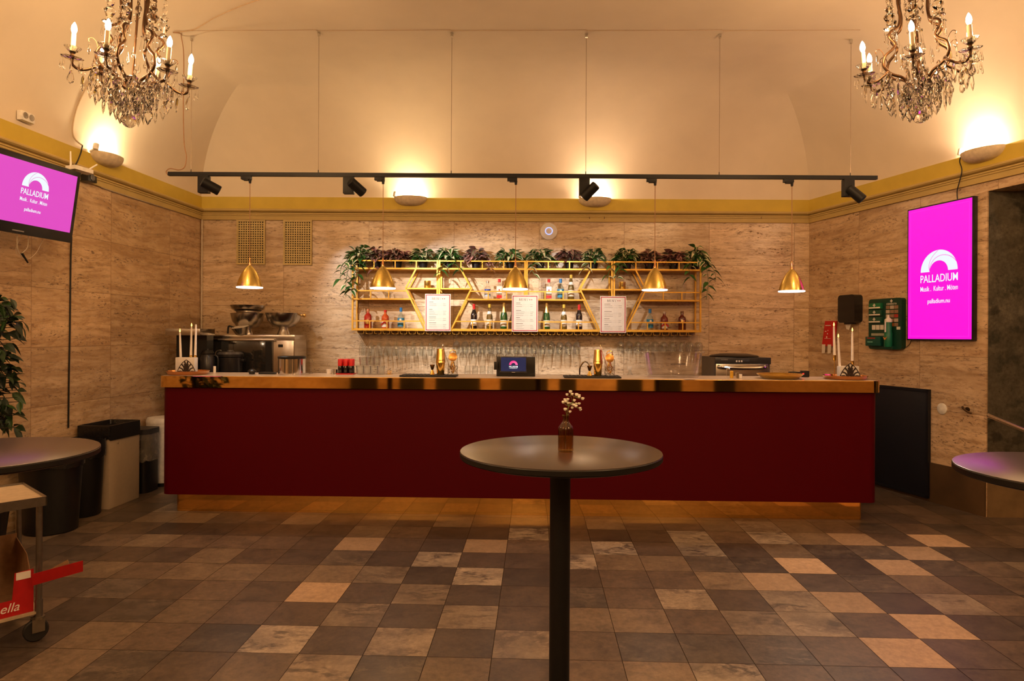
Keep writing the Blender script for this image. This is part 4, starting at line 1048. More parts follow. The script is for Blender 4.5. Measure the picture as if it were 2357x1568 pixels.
q = ctr(716, .45, 858); o = MB().tube([(0, 0, 0), (0, 0, .10)], .002, 6).tube([(.014 * math.sin(k * PI / 6), 0, .115 - .014 * math.cos(k * PI / 6)) for k in range(12)], .002, 6).lathe([(.02, 0), (.02, .003), (.001, .004)], 14).done('menu_clip', m_steel, loc=q); tag(o, 'thin wire card clip with a ring on the bar', 'card clip')
q = ctr(896, .42, 862); t = thing('gold_clip_stand', 'low gold clip stand between tumblers and left mat', 'clip stand', q)
mb = MB(); mb.lathe([(.030, 0), (.030, .004), (.001, .005)], 18)
for s in (-1, 1): mb.tube([(0, 0, .004), (s * .016, 0, .018), (s * .020, 0, .028), (s * .008, 0, .032), (0, 0, .022)], .003, 6)
mb.done('stand', m_gold, t)
# ice bucket
Yb = ctr(1549, .32, 870).y; q = V((xat(1549, Yb, 850), Yb, CTOP)); hb = zat(812, Yb, 1549) - CTOP; kx = Yb / F
t = thing('ice_bucket', 'large clear oval ice bucket on the bar before the dishwasher', 'ice bucket', q)
mb = MB(); rows = []
prof_ = [(59, .0), (60, .012), (58, .030), (59.5, .05), (67, hb), (65.5, hb), (58, .052), (56, .036), (55, .02)]
for rx, z in prof_: rows.append([V((rx * kx * math.cos(2 * PI * k / 40), rx * kx * .55 * math.sin(2 * PI * k / 40), z)) for k in range(40)])
R_ = mb.grid(rows, True); mb.face(R_[0][::-1]); mb.face(R_[-1]); mb.done('tub', m_acryl, t, smooth=50)
mb = MB()
for s in (-1, 1):
    mb.box(s * 62 * kx - .028, s * 62 * kx + .028, -.05, .05, hb - .004, hb + .012, .004)
mb.done('rim_handle', m_acryl, t)
text('LOUIS ROEDERER', .018, m_dk, t, (.012, -61.8 * kx * .56 - .006, hb * .53), width=.125, ext=.0003, bold=.0004)
# small shakers and a gold platter
shp = (MB().lathe([(.014, 0), (.015, .002), (.013, .045), (.001, .046)], 14), MB().lathe([(.0145, .043), (.0145, .058), (.001, .062)], 14))
for px, c, h, lab, m2 in ((1676, m_glass, .085, 'tall clear oil bottle before the dishwasher', m_chrome), (1684, M('mustard_fill', (.70, .40, .03), .4), .06, 'yellow jar before the dishwasher', M('yellow_lid', (.75, .42, .04), .4)), (1697, m_chrome, .048, 'low chrome shaker before the dishwasher', m_chrome), (1704, m_wh, .036, 'small white pot before the dishwasher', m_wh)):
    q = ctr(px, .20 + (.04 if px == 1684 else 0), 872)
    t = thing('condiment_jar', lab, 'jar', q); MB().lathe([(.014, 0), (.0155, .002), (.0145, h * .75), (.001, h * .76)], 14).done('jar', c, t)
    MB().lathe([(.015, h * .74), (.015, h * .94), (.010, h), (.001, h)], 14).done('lid', m2, t)
q = ctr(1795, .22, 876); o = MB().lathe([(.001, 0), (.135, 0), (.15, .008), (.185, .038), (.187, .041), (.183, .041), (.148, .013), (.001, .007)], 48).done('gold_platter', m_gold, loc=q, smooth=40); tag(o, 'wide round gold platter on the right part of the bar', 'platter')
q = ctr(1828, .45, 870); o = MB().lathe([(.048, 0), (.052, .01), (.048, .045), (.001, .05)], 24).done('black_lid', m_black, loc=q); o.name = 'round_box'; tag(o, 'flat round black box behind the gold platter', 'box')
q = ctr(1852, .46, 872); t = thing('tape_dispenser', 'small black device with a red light behind the gold platter', 'device', q)
MB().box(-.03, .03, -.03, .03, 0, .055, .006).done('body', m_black, t); MB().box(-.032, -.018, -.031, -.029, .022, .034).done('red_light', M('red_led', (1, .02, .02), emit=2), t)

# ================================================================== BACK COUNTER
Y = 7.28
def zz(py, px=600): return zat(py, Y, px)
# coffee brewer
Y = 6.88; x0, x1 = xat(400, Y, 800), xat(478, Y, 800); t = thing('coffee_brewer', 'black coffee brewer with steel top behind the left candles', 'coffee brewer', ((x0 + x1) / 2, Y, BZ)); hw = (x1 - x0) / 2
MB().box(-hw, hw, -.17, .17, zat(772, Y, 430) - BZ, zat(757, Y, 430) - BZ, .004).done('hopper_top', m_steel, t)
MB().box(-hw * .9, hw * .9, .02, .17, 0, zat(771, Y, 430) - BZ).done('column', m_black, t)
MB().box(-hw, hw, -.17, .17, 0, .04, .004).done('base', m_black, t)
MB().lathe([(.11, .04), (.12, .06), (.11, .32), (.08, .34), (.001, .345)], 24, (0, -.04, 0)).done('carafe', m_black, t)
# thermos jugs
Y = 7.28
def jug(px, top, w_, label, Yj, glossy=False):
    k = Yj / F; r = w_ / 2 * k; x = xat(px, Yj, 830); zt = zat(top, Yj, px) - BZ
    t = thing('thermos_jug', label, 'thermos jug', (x, Yj, BZ), 0, 'black thermos jugs')
    MB().lathe([(r * .92, 0), (r, .01), (r, zt * .80), (r * .82, zt * .87)], 28).done('body', M('jug_black', (.016, .015, .016), .25), t)
    MB().lathe([(r * .83, zt * .86), (r * .86, zt * .90), (r * .6, zt * .97), (r * .2, zt * .975), (r * .18, zt), (.001, zt)], 28).done('lid', m_black, t)
    MB().tube(spline([(r * .8, 0, zt * .84), (r * 1.35, 0, zt * .80), (r * 1.35, 0, zt * .5), (r * .98, 0, zt * .4)], 5), .011, 8).done('handle', m_black, t)
    MB().prism([(-r * .25, -.0), (-r * 1.15, 0), (-r * .25, .03)], zt * .84, zt * .90).done('spout', m_black, t)
jug(478, 803, 34, 'black thermos jug beside the coffee brewer', 6.80)
p = V((xat(530, 6.98, 830), 6.98, BZ)); k = 6.98 / F; t = thing('soup_kettle', 'black soup kettle with hinged lid in front of the dark oven', 'kettle', p)
zt = zat(806, 6.98, 530) - BZ; r = 27 * k
MB().lathe([(r * .95, 0), (r, .012), (r * 1.0, zt * .82), (r * 1.08, zt * .84), (r * 1.08, zt * .9)], 32).done('body', M('kettle_black', (.02, .019, .02), .22), t)
MB().lathe([(r * 1.08, zt * .9), (r * .95, zt * .955), (r * .3, zt * .975), (r * .25, zt), (.001, zt)], 32).done('lid', M('kettle_lid_grey', (.10, .10, .11), .2, .3), t)
MB().tube(spline([(-r * 1.0, 0, zt * .88), (-r * 1.25, 0, zt * .86), (-r * 1.15, 0, zt * .97), (-r * .8, 0, zt * .99)], 5), .008, 8).done('hinge_handle', m_steel, t)
MB().box(r * .95, r * 1.25, -.03, .03, zt * .72, zt * .78, .004).done('side_handle', m_black, t)
# oven
x0, x1 = xat(497, Y, 800), xat(688, Y, 800); zo = zz(771, 600) - BZ; W = x1 - x0
t = thing('countertop_oven', 'stainless oven with dark glass door under the steel bowls', 'oven', ((x0 + x1) / 2, Y, BZ))
dsp = W * (638 - 497) / 191 - W / 2
MB().box(-W / 2, W / 2, -.14, .27, zo - .045, zo, .004).done('top_cover', m_steel, t)
MB().box(-W / 2 + .01, W / 2, -.13, .27, 0, zo - .045).done('cabinet', m_steel, t, smooth=0)
d = MB().box(-W / 2 + .015, dsp, -.155, -.13, .02, zo - .065, .003).done('glass_door', M('oven_glass', (.018, .017, .016), .08, coat=.6, var=.05), t)
MB().box(-W / 2 - .01, dsp + .03, -.185, -.14, zo - .062, zo - .045, .003).done('door_hood', m_steel, t)
MB().box(dsp - .07, dsp - .005, -.157, -.155, .03, zo - .075).done('door_edge', m_black, d, smooth=0)
MB().box(dsp + .01, W / 2 - .012, -.142, -.13, .02, zo - .06, .003).done('control_panel', m_steel, t)
MB().box(dsp + .06, dsp + .11, -.145, -.141, zo - .13, zo - .10).done('badge', m_black, t, smooth=0)
zo += BZ
# bowls on pedestals
def bowl(px, top, w_, h_, label, Yb_, base, knob=False, stemw=30):
    k = Yb_ / F; r = w_ / 2 * k; x = xat(px, Yb_, top); zt = zat(top, Yb_, px); H = h_ * k
    t = thing('punch_bowl', label, 'punch bowl', (x, Yb_, base), 0, 'steel punch bowls on the oven')
    z0 = zt - base - H; s_ = stemw / 2 * k
    if z0 > .004: MB().lathe([(s_, 0), (s_ * 1.02, .006), (s_ * .8, z0 * .6), (s_ * .62, z0 + .01)], 24).done('pedestal', m_steel, t)
    else: z0 = 0
    MB().lathe([(s_ * .6, z0), (r * .62, z0 + H * .14), (r * .88, z0 + H * .5), (r * .99, z0 + H), (r * .96, z0 + H), (r * .85, z0 + H * .5), (r * .6, z0 + H * .18), (.001, z0 + H * .10)], 40).done('bowl', m_steel, t, smooth=60)
    if knob: MB().tube([(r * .95, 0, z0 + H * .86), (r * 1.12, 0, z0 + H * .86)], .010, 8).ball((r * 1.17, 0, z0 + H * .86), .022).done('knob', M('brass_knob', (.75, .45, .14), .3, .9), t)
bowl(570, 721.5, 76, 36, 'steel pedestal punch bowl on the left of the oven, carrying another bowl', 7.33, zo, stemw=26)
bowl(571, 704.5, 80, 18, 'shallow steel bowl stacked on the left pedestal bowl', 7.33, zat(721.5, 7.33, 570) + .002, stemw=90)
bowl(653, 721, 81, 35, 'steel pedestal punch bowl with brass knob on the right of the oven', 7.33, zo, True, 30)
Yf = 7.17; kf = Yf / F; p = V((xat(556, Yf, 760), Yf, zo)); t = thing('filter_holder', 'steel coffee filter basket with black handle and white paper on the oven', 'filter basket', p)
tl_ = Matrix.Rotation(.22, 3, 'X') @ Matrix.Rotation(-.10, 3, 'Y')
MB().lathe([(9 * kf, .006), (12 * kf, .01), (20 * kf, .088), (19.3 * kf, .088), (11 * kf, .018), (.001, .016)], 28, tilt=tl_).done('basket', m_steel, t)
MB().lathe([(19.2 * kf, .086), (17 * kf, .075), (.001, .06)], 28, tilt=tl_).done('filter_paper', m_paper, t)
MB().tube(spline([(-16 * kf, 0, .07), (-26 * kf, 0, .09), (-30 * kf, 0, .085), (-31.5 * kf, 0, .03), (-32 * kf, 0, .012)], 4), .010, 8).done('handle', m_black, t)
# steel canister
Yc = ctr(672, .30, 860).y; kc = Yc / F; r = 30 * kc; p = V((xat(672, Yc, 840), Yc, CTOP)); zt = zat(820, Yc, 672) - CTOP
t = thing('steel_canister', 'polished steel canister with black rim on the bar before the oven', 'canister', p)
MB().lathe([(r, 0), (r, zt - .02)], 48, cap=True).done('drum', m_chrome, t)
MB().lathe([(r * .9, zt - .022), (r * 1.04, zt - .022), (r * 1.05, zt - .004), (r * 1.0, zt), (r * .94, zt), (r * .93, zt - .018)], 48).done('rim', m_black, t)
q = ctr(580, .30, 858); o = MB().lathe([(.024, 0), (.025, .012), (.036, .018), (.034, .03), (.022, .042), (.001, .046)], 24).done('black_knob_jar', m_black, loc=q); o.name = 'tamper'; tag(o, 'small black tamper on the bar before the oven door', 'tamper')
q = ctr(616, .34, 858); o = MB().box(-.07, .07, -.03, .03, 0, .016, .004).done('black_box', m_black, loc=q); o.name = 'knock_tray'; tag(o, 'flat black tray on the bar before the oven door', 'tray')
q = ctr(494, .40, 858); o = MB().box(-.010, .010, -.004, .004, 0, .062, .001).done('paper_card', m_paper, loc=q); tag(o, 'small white card between the jug and the kettle', 'card')
# dishwasher
Yd = 6.98; x0, x1 = xat(1644, Yd, 840), xat(1772, Yd, 840); W = x1 - x0; t = thing('dishwasher', 'stainless counter dishwasher with dark control strip and bar handle', 'dishwasher', ((x0 + x1) / 2, Yd, BZ))
z = lambda py: zat(py, Yd, 1705) - BZ
MB().box(-W / 2, W / 2, 0, .46, 0, z(823)).done('cabinet', M('dishwasher_side', (.12, .10, .085), .45, .3), t, smooth=0)
d = MB().box(-W / 2 + .01, W / 2 - .03, -.03, 0, .02, z(838), .004).done('door', m_steel, t)
MB().box(-W / 2, W / 2, -.032, 0, z(838), z(823), .003).done('control_strip', M('strip_dark', (.05, .047, .045), .3, .4), t)
mb = MB()
for k in range(3): mb.box(-.075 + k * .026, -.060 + k * .026, -.036, -.032, z(833.5), z(829.5))
mb.done('button', m_wh, t, smooth=0)
MB().box(-.02, .065, -.034, -.032, z(832), z(825.5)).done('display', M('grey_display', (.07, .075, .085), .2), t, smooth=0)
mb = MB()
for k in range(6): mb.box(-W / 2 + .06 + k * .012, -W / 2 + .068 + k * .012, -.0335, -.032, z(829.5), z(827))
mb.done('maker_mark', M('grey_print', (.2, .19, .18), .5), t, smooth=0)
mb = MB(); mb.tube(spline([(-W / 2 + .035, -.03, z(843)), (-W / 2 + .06, -.065, z(845)), (0, -.075, z(847)), (W / 2 - .08, -.065, z(845)), (W / 2 - .055, -.03, z(843))], 5), .016, 10); mb.done('handle', m_chrome, d)
lidp = thing('cutting_board', 'black board lying on top of the dishwasher', 'board', ((x0 + x1) / 2 - .02, Yd + .2, BZ + z(823)))
MB().lathe([(.001, 0), (.24, .0), (.255, .008), (.24, .018), (.14, .035), (.001, .036)], 32).done('board', m_black, lidp)
# tap
p = V((xat(1334, 7.1, 860), 7.1, BZ)); t = thing('tap', 'curved chrome tap behind the right bar mat', 'tap', p); kx = 7.1 / F
zt = zat(833, 7.1, 1345) - BZ
MB().tube(spline([(0, 0, 0), (0, 0, zt * .6), (.006, -.005, zt * .82), (.045, -.02, zt), (.085, -.035, zt * .96), (.098, -.04, zt * .86)], 6), .0085, 10).done('spout', m_chrome, t)
MB().lathe([(.022, 0), (.022, .03), (.012, .05)], 16).done('base', m_chrome, t)
q = V((xat(1470, 7.05, 855), 7.05, BZ)); t = thing('spray_bottle', 'pale spray bottle behind the bar left of the ice bucket', 'spray bottle', (q.x - .02, q.y, BZ)); zt = zat(843, 7.05, 1450) - BZ
t.location.x = xat(1450, 7.05, 855)
MB().lathe([(.035, 0), (.038, .01), (.036, zt * .62), (.014, zt * .78), (.012, zt * .86)], 20).done('body', thin_glass('frosted_plastic', (.88, .90, .90), .8, 1.4, .3), t)
MB().box(-.03, .018, -.012, .012, zt * .86, zt, .004).done('trigger_head', m_wh, t)
# inverted spare glasses on the back worktop
sp_me = MB().lathe([(.034, 0), (.036, .08), (.030, .26), (.028, .262), (.034, .08)], 20).mesh('spare_glass', m_glass, 50)
for k in range(4):
    tag(inst('highball_glass', sp_me, None, (xat(1076 + 17.5 * k, 7.2, 860), 7.2, BZ)), f'clear highball glass left of the till on the back worktop, {ORD[k]} from the left', 'glass', 'highball glasses on the back worktop')
# ================================================================== CHANDELIERS
m_bronze = M('aged_bronze', (.065, .032, .014), .42, .8, var=.3, scale=40)
def crystal():
    t = NT('crystal'); t.b.inputs['Base Color'].default_value = (.97, .96, .95, 1); t.b.inputs['Roughness'].default_value = .01
    t.b.inputs['Transmission Weight'].default_value = 1; t.b.inputs['IOR'].default_value = 1.52
    f = t.noise(t.obj(), 25); t.l(t.math('MULTIPLY', f, .03), t.b.inputs['Roughness']); return t.m
m_cry = crystal()
m_cbulb = M('candle_bulb', (1, .9, .7), emit=16, ecol=(1, .87, .68))
m_sleeve = M('candle_sleeve', (.66, .55, .36), .5, var=.05)
# shared meshes (metres, z up, 0 at the hub)
drop_me = MB().lathe([(.0008, 0), (.0012, -.010), (.0030, -.028), (.0058, -.044), (.0062, -.050), (.004, -.057), (.0005, -.060)], 8).mesh('crystal_drop', m_cry, 20)
def plate(kind):
    mb = MB()
    if kind == 'leaf':
        half = [(.0, 0), (.006, .008), (.010, .014), (.009, .022), (.016, .030), (.022, .044), (.020, .056), (.014, .062), (.012, .072), (.006, .084), (0, .094)]
    elif kind == 'pear':
        half = [(0, 0), (.004, .010), (.009, .026), (.015, .044), (.0165, .056), (.012, .068), (0, .076)]
    else:
        half = [(0, 0), (.004, .006), (.007, .03), (.009, .06), (.005, .082), (0, .098)]
    pts = [(x, -z) for x, z in half] + [(-x, -z) for x, z in half[-2:0:-1]]
    c = (0, -sum(z for _, z in half) / len(half))
    out = mb.vs([(x, 0, z) for x, z in pts]); 
    for s in (-1, 1):
        inn = mb.vs([(c[0] + (x - c[0]) * .62, s * .0055, c[1] + (z - c[1]) * .68) for x, z in pts])
        for k in range(len(pts)): mb.face([out[k], out[(k + 1) % len(pts)], inn[(k + 1) % len(pts)], inn[k]])
        mb.face(inn)
    return mb.mesh('crystal_pendant', m_cry, 0)
pl_me = [plate('leaf'), plate('pear'), plate('spear')]
ros = MB(); ros.lathe([(.001, -.004), (.012, -.003), (.0135, 0), (.012, .003), (.001, .004)], 24, flute=.10, nf=12, tilt=Matrix.Rotation(PI / 2, 3, 'X')); ros_me = ros.mesh('crystal_rosette', m_cry, 20)
spire_me = MB().lathe([(.034, .0), (.036, .006), (.022, .012), (.012, .022), (.020, .045), (.030, .062), (.032, .072), (.018, .086), (.012, .094), (.020, .108), (.022, .118), (.010, .130), (.008, .138), (.014, .150), (.015, .162), (.009, .176), (.007, .182), (.012, .196), (.009, .216), (.001, .224)], 12, flute=.05, nf=6).mesh('crystal_spire', m_cry, 20)
cup_me = MB().lathe([(.010, 0), (.022, .004), (.036, .018), (.042, .030), (.040, .031), (.034, .021), (.020, .008), (.010, .006)], 36, flute=.05, nf=18).mesh('candle_cup', m_cry, 40)
bob_me = MB().lathe([(.010, 0), (.030, -.002), (.050, .003), (.056, .008), (.055, .010), (.048, .006), (.030, .002), (.010, .004)], 36, flute=.06, nf=9).mesh('bobeche', m_cry, 40)
ball_b = MB(); bmesh.ops.create_icosphere(ball_b.b, subdivisions=3, radius=.040); ball_me = ball_b.mesh('crystal_ball', m_cry, 0)
sl_me = MB().lathe([(.0125, 0), (.0125, .098), (.006, .102)], 16).mesh('candle_sleeve', m_sleeve, 50)
cb_me = MB().lathe([(.006, .098), (.012, .108), (.0155, .122), (.013, .141), (.006, .157), (.001, .164)], 16).mesh('candle_bulb', m_cbulb, 60)
soc_me = MB().lathe([(.010, -.034), (.013, -.030), (.010, -.012), (.012, -.004), (.018, 0), (.001, .001)], 14).mesh('socket', m_bronze, 50)
hook_me = MB().tube(spline([(0, 0, 0), (.004, 0, .05), (.025, 0, .075), (.045, 0, .068), (.046, 0, .055), (.040, 0, .052)], 5), .0022, 5).mesh('crystal_hook', m_bronze, 50)
def arm_mesh():
    # S arm in the xz plane: candle branch springing from the cage shoulder
    mb = MB(); mb.tube(spline([(.16, 0, .10), (.195, 0, .075), (.235, 0, .050), (.272, 0, .045), (.297, 0, .062), (.303, 0, .098)], 6), .008, 8); return mb.mesh('arm', m_bronze, 50)
def rib_mesh():
    mb = MB(); mb.tube(spline([(.028, 0, .55), (.075, 0, .56), (.088, 0, .50), (.080, 0, .42), (.092, 0, .355), (.135, 0, .330), (.148, 0, .30), (.118, 0, .255), (.135, 0, .225), (.178, 0, .190), (.188, 0, .135), (.150, 0, .085), (.085, 0, .055), (.05, 0, .012), (.012, 0, -.012)], 5), .0085, 8); return mb.mesh('cage_rib', m_bronze, 50)
arm_me, rib_me = arm_mesh(), rib_mesh()
CHL = {}
def chandelier(px, hubpy, Y, rot, lean, dirn, label, seed):
    p = at(px, hubpy, Y); t = thing('chandelier', label, 'chandelier', p, rot, 'crystal chandeliers'); dv = V((math.cos(dirn), math.sin(dirn), 0)); t.rotation_euler = (Matrix.Rotation(lean, 3, dv.cross(V((0, 0, -1)))) @ Matrix.Rotation(rot, 3, 'Z')).to_euler()
    top = ceil_z(p.x, p.y) - p.z
    mb = MB(); mb.tube([(0, 0, .30), (0, 0, top - .03)], .007, 8); mb.lathe([(.008, .60), (.03, .61), (.05, .58), (.035, .545), (.008, .54)], 16); mb.lathe([(.012, .08), (.032, .072), (.030, .06), (.014, .045), (.022, .02), (.03, -.005), (.02, -.03), (.001, -.034)], 18)
    mb.tube([(0, 0, 0), (0, 0, .31)], .006, 8); mb.done('stem', m_bronze, t)
    MB().lathe([(.05, top - .05), (.07, top - .03), (.075, top), (.001, top)], 20).done('ceiling_rose', m_bronze, t)
    rr = random.Random(seed)
    for k in range(6):
        a = k * PI / 3; ca, sa = math.cos(a), math.sin(a); R = lambda r, z, da=0.0: V((r * math.cos(a + da), r * math.sin(a + da), z))
        inst('cage_rib', rib_me, t, (0, 0, 0), (0, 0, a))
        ar = inst('arm', arm_me, t, (0, 0, 0), (0, 0, a))
        c = R(.303, .128)
        inst('socket', soc_me, t, c); inst('candle_cup', cup_me, t, c, (0, 0, k))
        s_ = inst('candle_sleeve', sl_me, t, c + V((0, 0, .004))); inst('candle_bulb', cb_me, s_)
        inst('bobeche', bob_me, t, c - V((0, 0, .038)), (0, 0, k * 1.3))
        for q in range(8):
            b = q * PI / 4 + .2; d = c + V((.052 * math.cos(b), .052 * math.sin(b), -.032 - .012 * rr.random())); inst('crystal_drop', drop_me, t, d, (0, 0, b), (1, 1, rr.uniform(.9, 1.2)))
        e = c + V((0, 0, -.075)); inst('crystal_rosette', ros_me, t, e, (0, 0, a + PI / 2)); inst('crystal_pendant', pl_me[k % 3], t, e - V((0, 0, .014)), (0, 0, rr.uniform(0, 3)), (1.15, 1.15, 1.15))
        sp = R(.140, .345); inst('crystal_spire', spire_me, t, sp, (0, 0, k))
        for q in range(4):
            b = q * PI / 2 + .6; inst('crystal_drop', drop_me, t, sp + V((.034 * math.cos(b), .034 * math.sin(b), -.002)), (0, 0, b), (1, 1, 1.3))
        h = inst('crystal_hook', hook_me, t, R(.185, .16), (0, 0, a)); inst('crystal_pendant', pl_me[1], t, R(.225, .205), (0, 0, a + 1.2), (.8, .8, .9))
        for r_, z_, da, me, s in ((.19, .085, .18, 0, 1.0), (.19, .09, -.2, 1, 1.05), (.235, .055, .5, 0, 1.1), (.14, .035, .3, 2, 1.0), (.14, .02, -.3, 0, .95), (.085, .0, .2, 1, 1.1), (.245, .03, 0, 1, 1.0), (.10, .05, .55, 0, 1.1), (.06, -.03, 0, 0, .9), (.10, -.055, .15, 0, 1.0), (.135, -.035, -.15, 2, 1.05), (.055, -.09, .4, 0, .9), (.175, -.005, .05, 0, 1.05)):
            q = R(r_, z_, da); inst('crystal_rosette', ros_me, t, q, (0, 0, rr.uniform(0, 3))); inst('crystal_pendant', pl_me[me], t, q - V((0, 0, .013)), (0, 0, rr.uniform(0, 3)), (s * 1.22, s * 1.22, s * 1.25))
        q = R(.075, .50, .5); inst('crystal_rosette', ros_me, t, q, (0, 0, a + 1)); inst('crystal_pendant', pl_me[0], t, q - V((0, 0, .013)), (0, 0, a + 1.6), (.9, .9, .9))
        q = R(.11, .235, .4); inst('crystal_drop', drop_me, t, q, (0, 0, a), (1.6, 1.6, 1.3)); inst('crystal_drop', drop_me, t, R(.09, .19, .1), (0, 0, a), (1.5, 1.5, 1.2))
    MB().tube([(0, 0, -.03), (0, 0, -.15)], .002, 5).done('ball_chain', m_bronze, t); inst('crystal_ball', ball_me, t, (0, 0, -.185))
    for k in range(3):
        a = k * 2 * PI / 3 + .5
        l = light('chandelier_light', 'POINT', (0.303 * math.cos(a), 0.303 * math.sin(a), .25), CHW, (1, .59, .27), .03); l.parent = t
CHW = 20.0
chandelier(303, 206, 4.0, -.45, .13, math.radians(-30), 'crystal chandelier on bronze arms hanging in front of the left wall corner', 3)
chandelier(2114, 196, 4.0, .96, .12, math.radians(210), 'crystal chandelier on bronze arms hanging in front of the right wall corner', 8)
# unseen fill points added to brighten ceiling and floor evenly, no fixtures
for x, y in ((-2.2, .4), (2.4, .4), (0, -1.6)):
    light('room_fill', 'POINT', (x, y, 3.15), CHW * 4.6, (1, .60, .28), .25)
# ================================================================== TABLES
m_tab = M('table_top_laminate', (.050, .036, .034), .27, var=.06, scale=120, spec=1.0)
m_edge = M('table_edge_black', (.005, .005, .0055), .4)
def high_table(x, y, label):
    t = thing('bar_table', label, 'bar table', (x, y, 0), 0, 'black round high tables'); R = .368
    MB().lathe([(R - .0015, 1.0665), (R - .0015, 1.0690), (R - .004, 1.07), (.001, 1.07)], 72).done('table_top', m_tab, t, smooth=30)
    MB().lathe([(R - .004, 1.046), (R, 1.049), (R, 1.0645), (R - .0015, 1.067), (.001, 1.067)], 72).done('edge_band', m_edge, t, smooth=30)
    MB().lathe([(.05, 1.036), (R - .02, 1.040), (R - .003, 1.0455), (.001, 1.0462)], 72).done('under_plate', m_edge, t)
    MB().lathe([(.0375, .012), (.0375, 1.037)], 28).done('pole', m_blackmat, t)
    MB().lathe([(.235, 0), (.235, .008), (.05, .014), (.001, .014)], 48).done('base_plate', m_blackmat, t)
high_table(.180, 2.47, 'round black high table in the middle, carrying the brown flower bottle')
high_table(-1.864, 2.353, 'round black high table cut off by the left photo edge, above the trolley')
high_table(1.825, 2.12, 'round black high table cut off by the right photo edge, tinted magenta')
# flower bottle
Yv = 2.44; p = V((xat(1302, Yv, 1035), Yv, 1.07)); k = Yv / F
t = thing('bottle_vase', 'small brown glass bottle used as a vase on the middle table', 'vase', p)
ag = NT('amber_glass'); ag.t.nodes.remove(ag.b)
tr = ag.n('BsdfTransparent'); tr.inputs[0].default_value = (.76, .55, .20, 1); gl = ag.n('BsdfGlossy'); gl.inputs['Roughness'].default_value = .04; lw = ag.n('LayerWeight'); lw.inputs[0].default_value = .5
f_ = ag.math('ADD', ag.math('MULTIPLY', ag.math('POWER', lw.outputs['Facing'], 3.2), .6), ag.math('MULTIPLY', ag.noise(ag.obj(), 9), .09)); mx = ag.n('MixShader')
ag.l(f_, mx.inputs[0]); ag.l(tr.outputs[0], mx.inputs[1]); ag.l(gl.outputs[0], mx.inputs[2]); ag.l(mx.outputs[0], ag.out.inputs[0])
r = 17.8 * k; H = zat(956, Yv, 1302) - 1.07
MB().lathe([(r * .9, 0), (r, .005), (r, H * .60), (r * .93, H * .68), (r * .52, H * .79), (r * .42, H * .83), (r * .40, H * .95), (r * .50, H * .96), (r * .50, H), (r * .36, H), (r * .34, H * .83), (r * .88, H * .66), (r * .93, H * .58), (r * .93, .012), (.001, .010)], 36).done('glass', ag.m, t, smooth=50)
fl = thing('gypsophila', 'sprig of white baby’s breath standing in the brown bottle', 'flower sprig', p + V((0, 0, .0125)))
m_stem = M('flower_stem', (.16, .20, .06), .6); m_bud = M('white_bud', (.90, .88, .80), .7)
def fp(px, py, dy=0.0): q = at(px, py, Yv + dy); return q - p - V((0, 0, .0125))
st = MB()
jn = fp(1305, 955); base = V((-.004, 0, 0)); n1 = fp(1310, 935); n2 = fp(1318, 926, .01); n3 = fp(1322, 912); n4 = fp(1314, 912, -.01)
st.tube(spline([base, jn, n1, n2], 5), .0016, 5)
buds = [(1313, 902), (1305, 908.5), (1317, 907.5), (1327, 908.5), (1333, 910.5), (1333, 914), (1341, 918), (1300, 920), (1307, 919.5), (1296.5, 926), (1322, 922), (1308, 928), (1315, 930), (1320, 932), (1333, 929.5), (1325.5, 935), (1335, 940), (1336, 943.5), (1301, 942.5), (1317, 939), (1312, 948), (1303, 924), (1326, 930)]
for kx, (bx, by) in enumerate(buds):
    dy = ((kx * 7) % 5 - 2) * .006; q = fp(bx, by, dy)
    o_ = n3 if bx > 1316 and by < 920 else n4 if by < 912 else n2 if bx > 1312 else n1 if by < 938 else jn
    st.tube(spline([o_, (o_ + q) / 2 + V((0, 0, -.004)), q], 4), .0009, 4)
for a, b in ((n2, n3), (n2, n4)): st.tube([a, (a + b) / 2, b], .0011, 4)
st.done('stem', m_stem, fl)
for kx, (bx, by) in enumerate(buds):
    dy = ((kx * 7) % 5 - 2) * .006; q = fp(bx, by, dy); mb = MB(); s = .0046 if kx % 3 else .0056
    mb.ball(q, s, 10, 7)
    for w_ in range(5): mb.ball(q + V((math.cos(w_ * 1.26) * s * .7, math.sin(w_ * 1.26) * s * .7, s * .35)), s * .55, 7, 5)
    mb.done('bud', m_bud, fl)

# ================================================================== SCREENS
m_mag = M('magenta_screen', (.02, .01, .02), emit=.80, ecol=(1.0, .0, .70)); m_pinks = M('pink_screen', (.02, .01, .02), emit=.80, ecol=(.74, .065, .54))
m_stx = M('screen_white', (.02, .02, .02), emit=.80, ecol=(.86, .95, 1.0)); m_line = M('emblem_line', (.02, .3, .5), emit=.6, ecol=(.05, .35, .6))
m_bez = M('screen_bezel_black', (.010, .010, .012), .25)
def logo(parent, cx, cz, R, y, k):
    mb = MB(); arch(mb, cx, cz, R, y, y, .50); mb.done('arch_emblem', m_stx, parent, smooth=0)
    text('PALLADIUM', R * .52, m_stx, parent, (cx, y, cz - R * .50), width=R * 2.02, ext=.0003, bold=R * .003)
    text('Musik .  Kultur . Möten', R * .34, m_stx, parent, (cx, y, cz - R * .92), width=R * 2.02, ext=.0003, bold=R * .001)
    text('palladium.nu', R * .30, m_stx, parent, (cx, y, cz - R * 1.50), width=R * 1.2, ext=.0003, bold=R * .002)
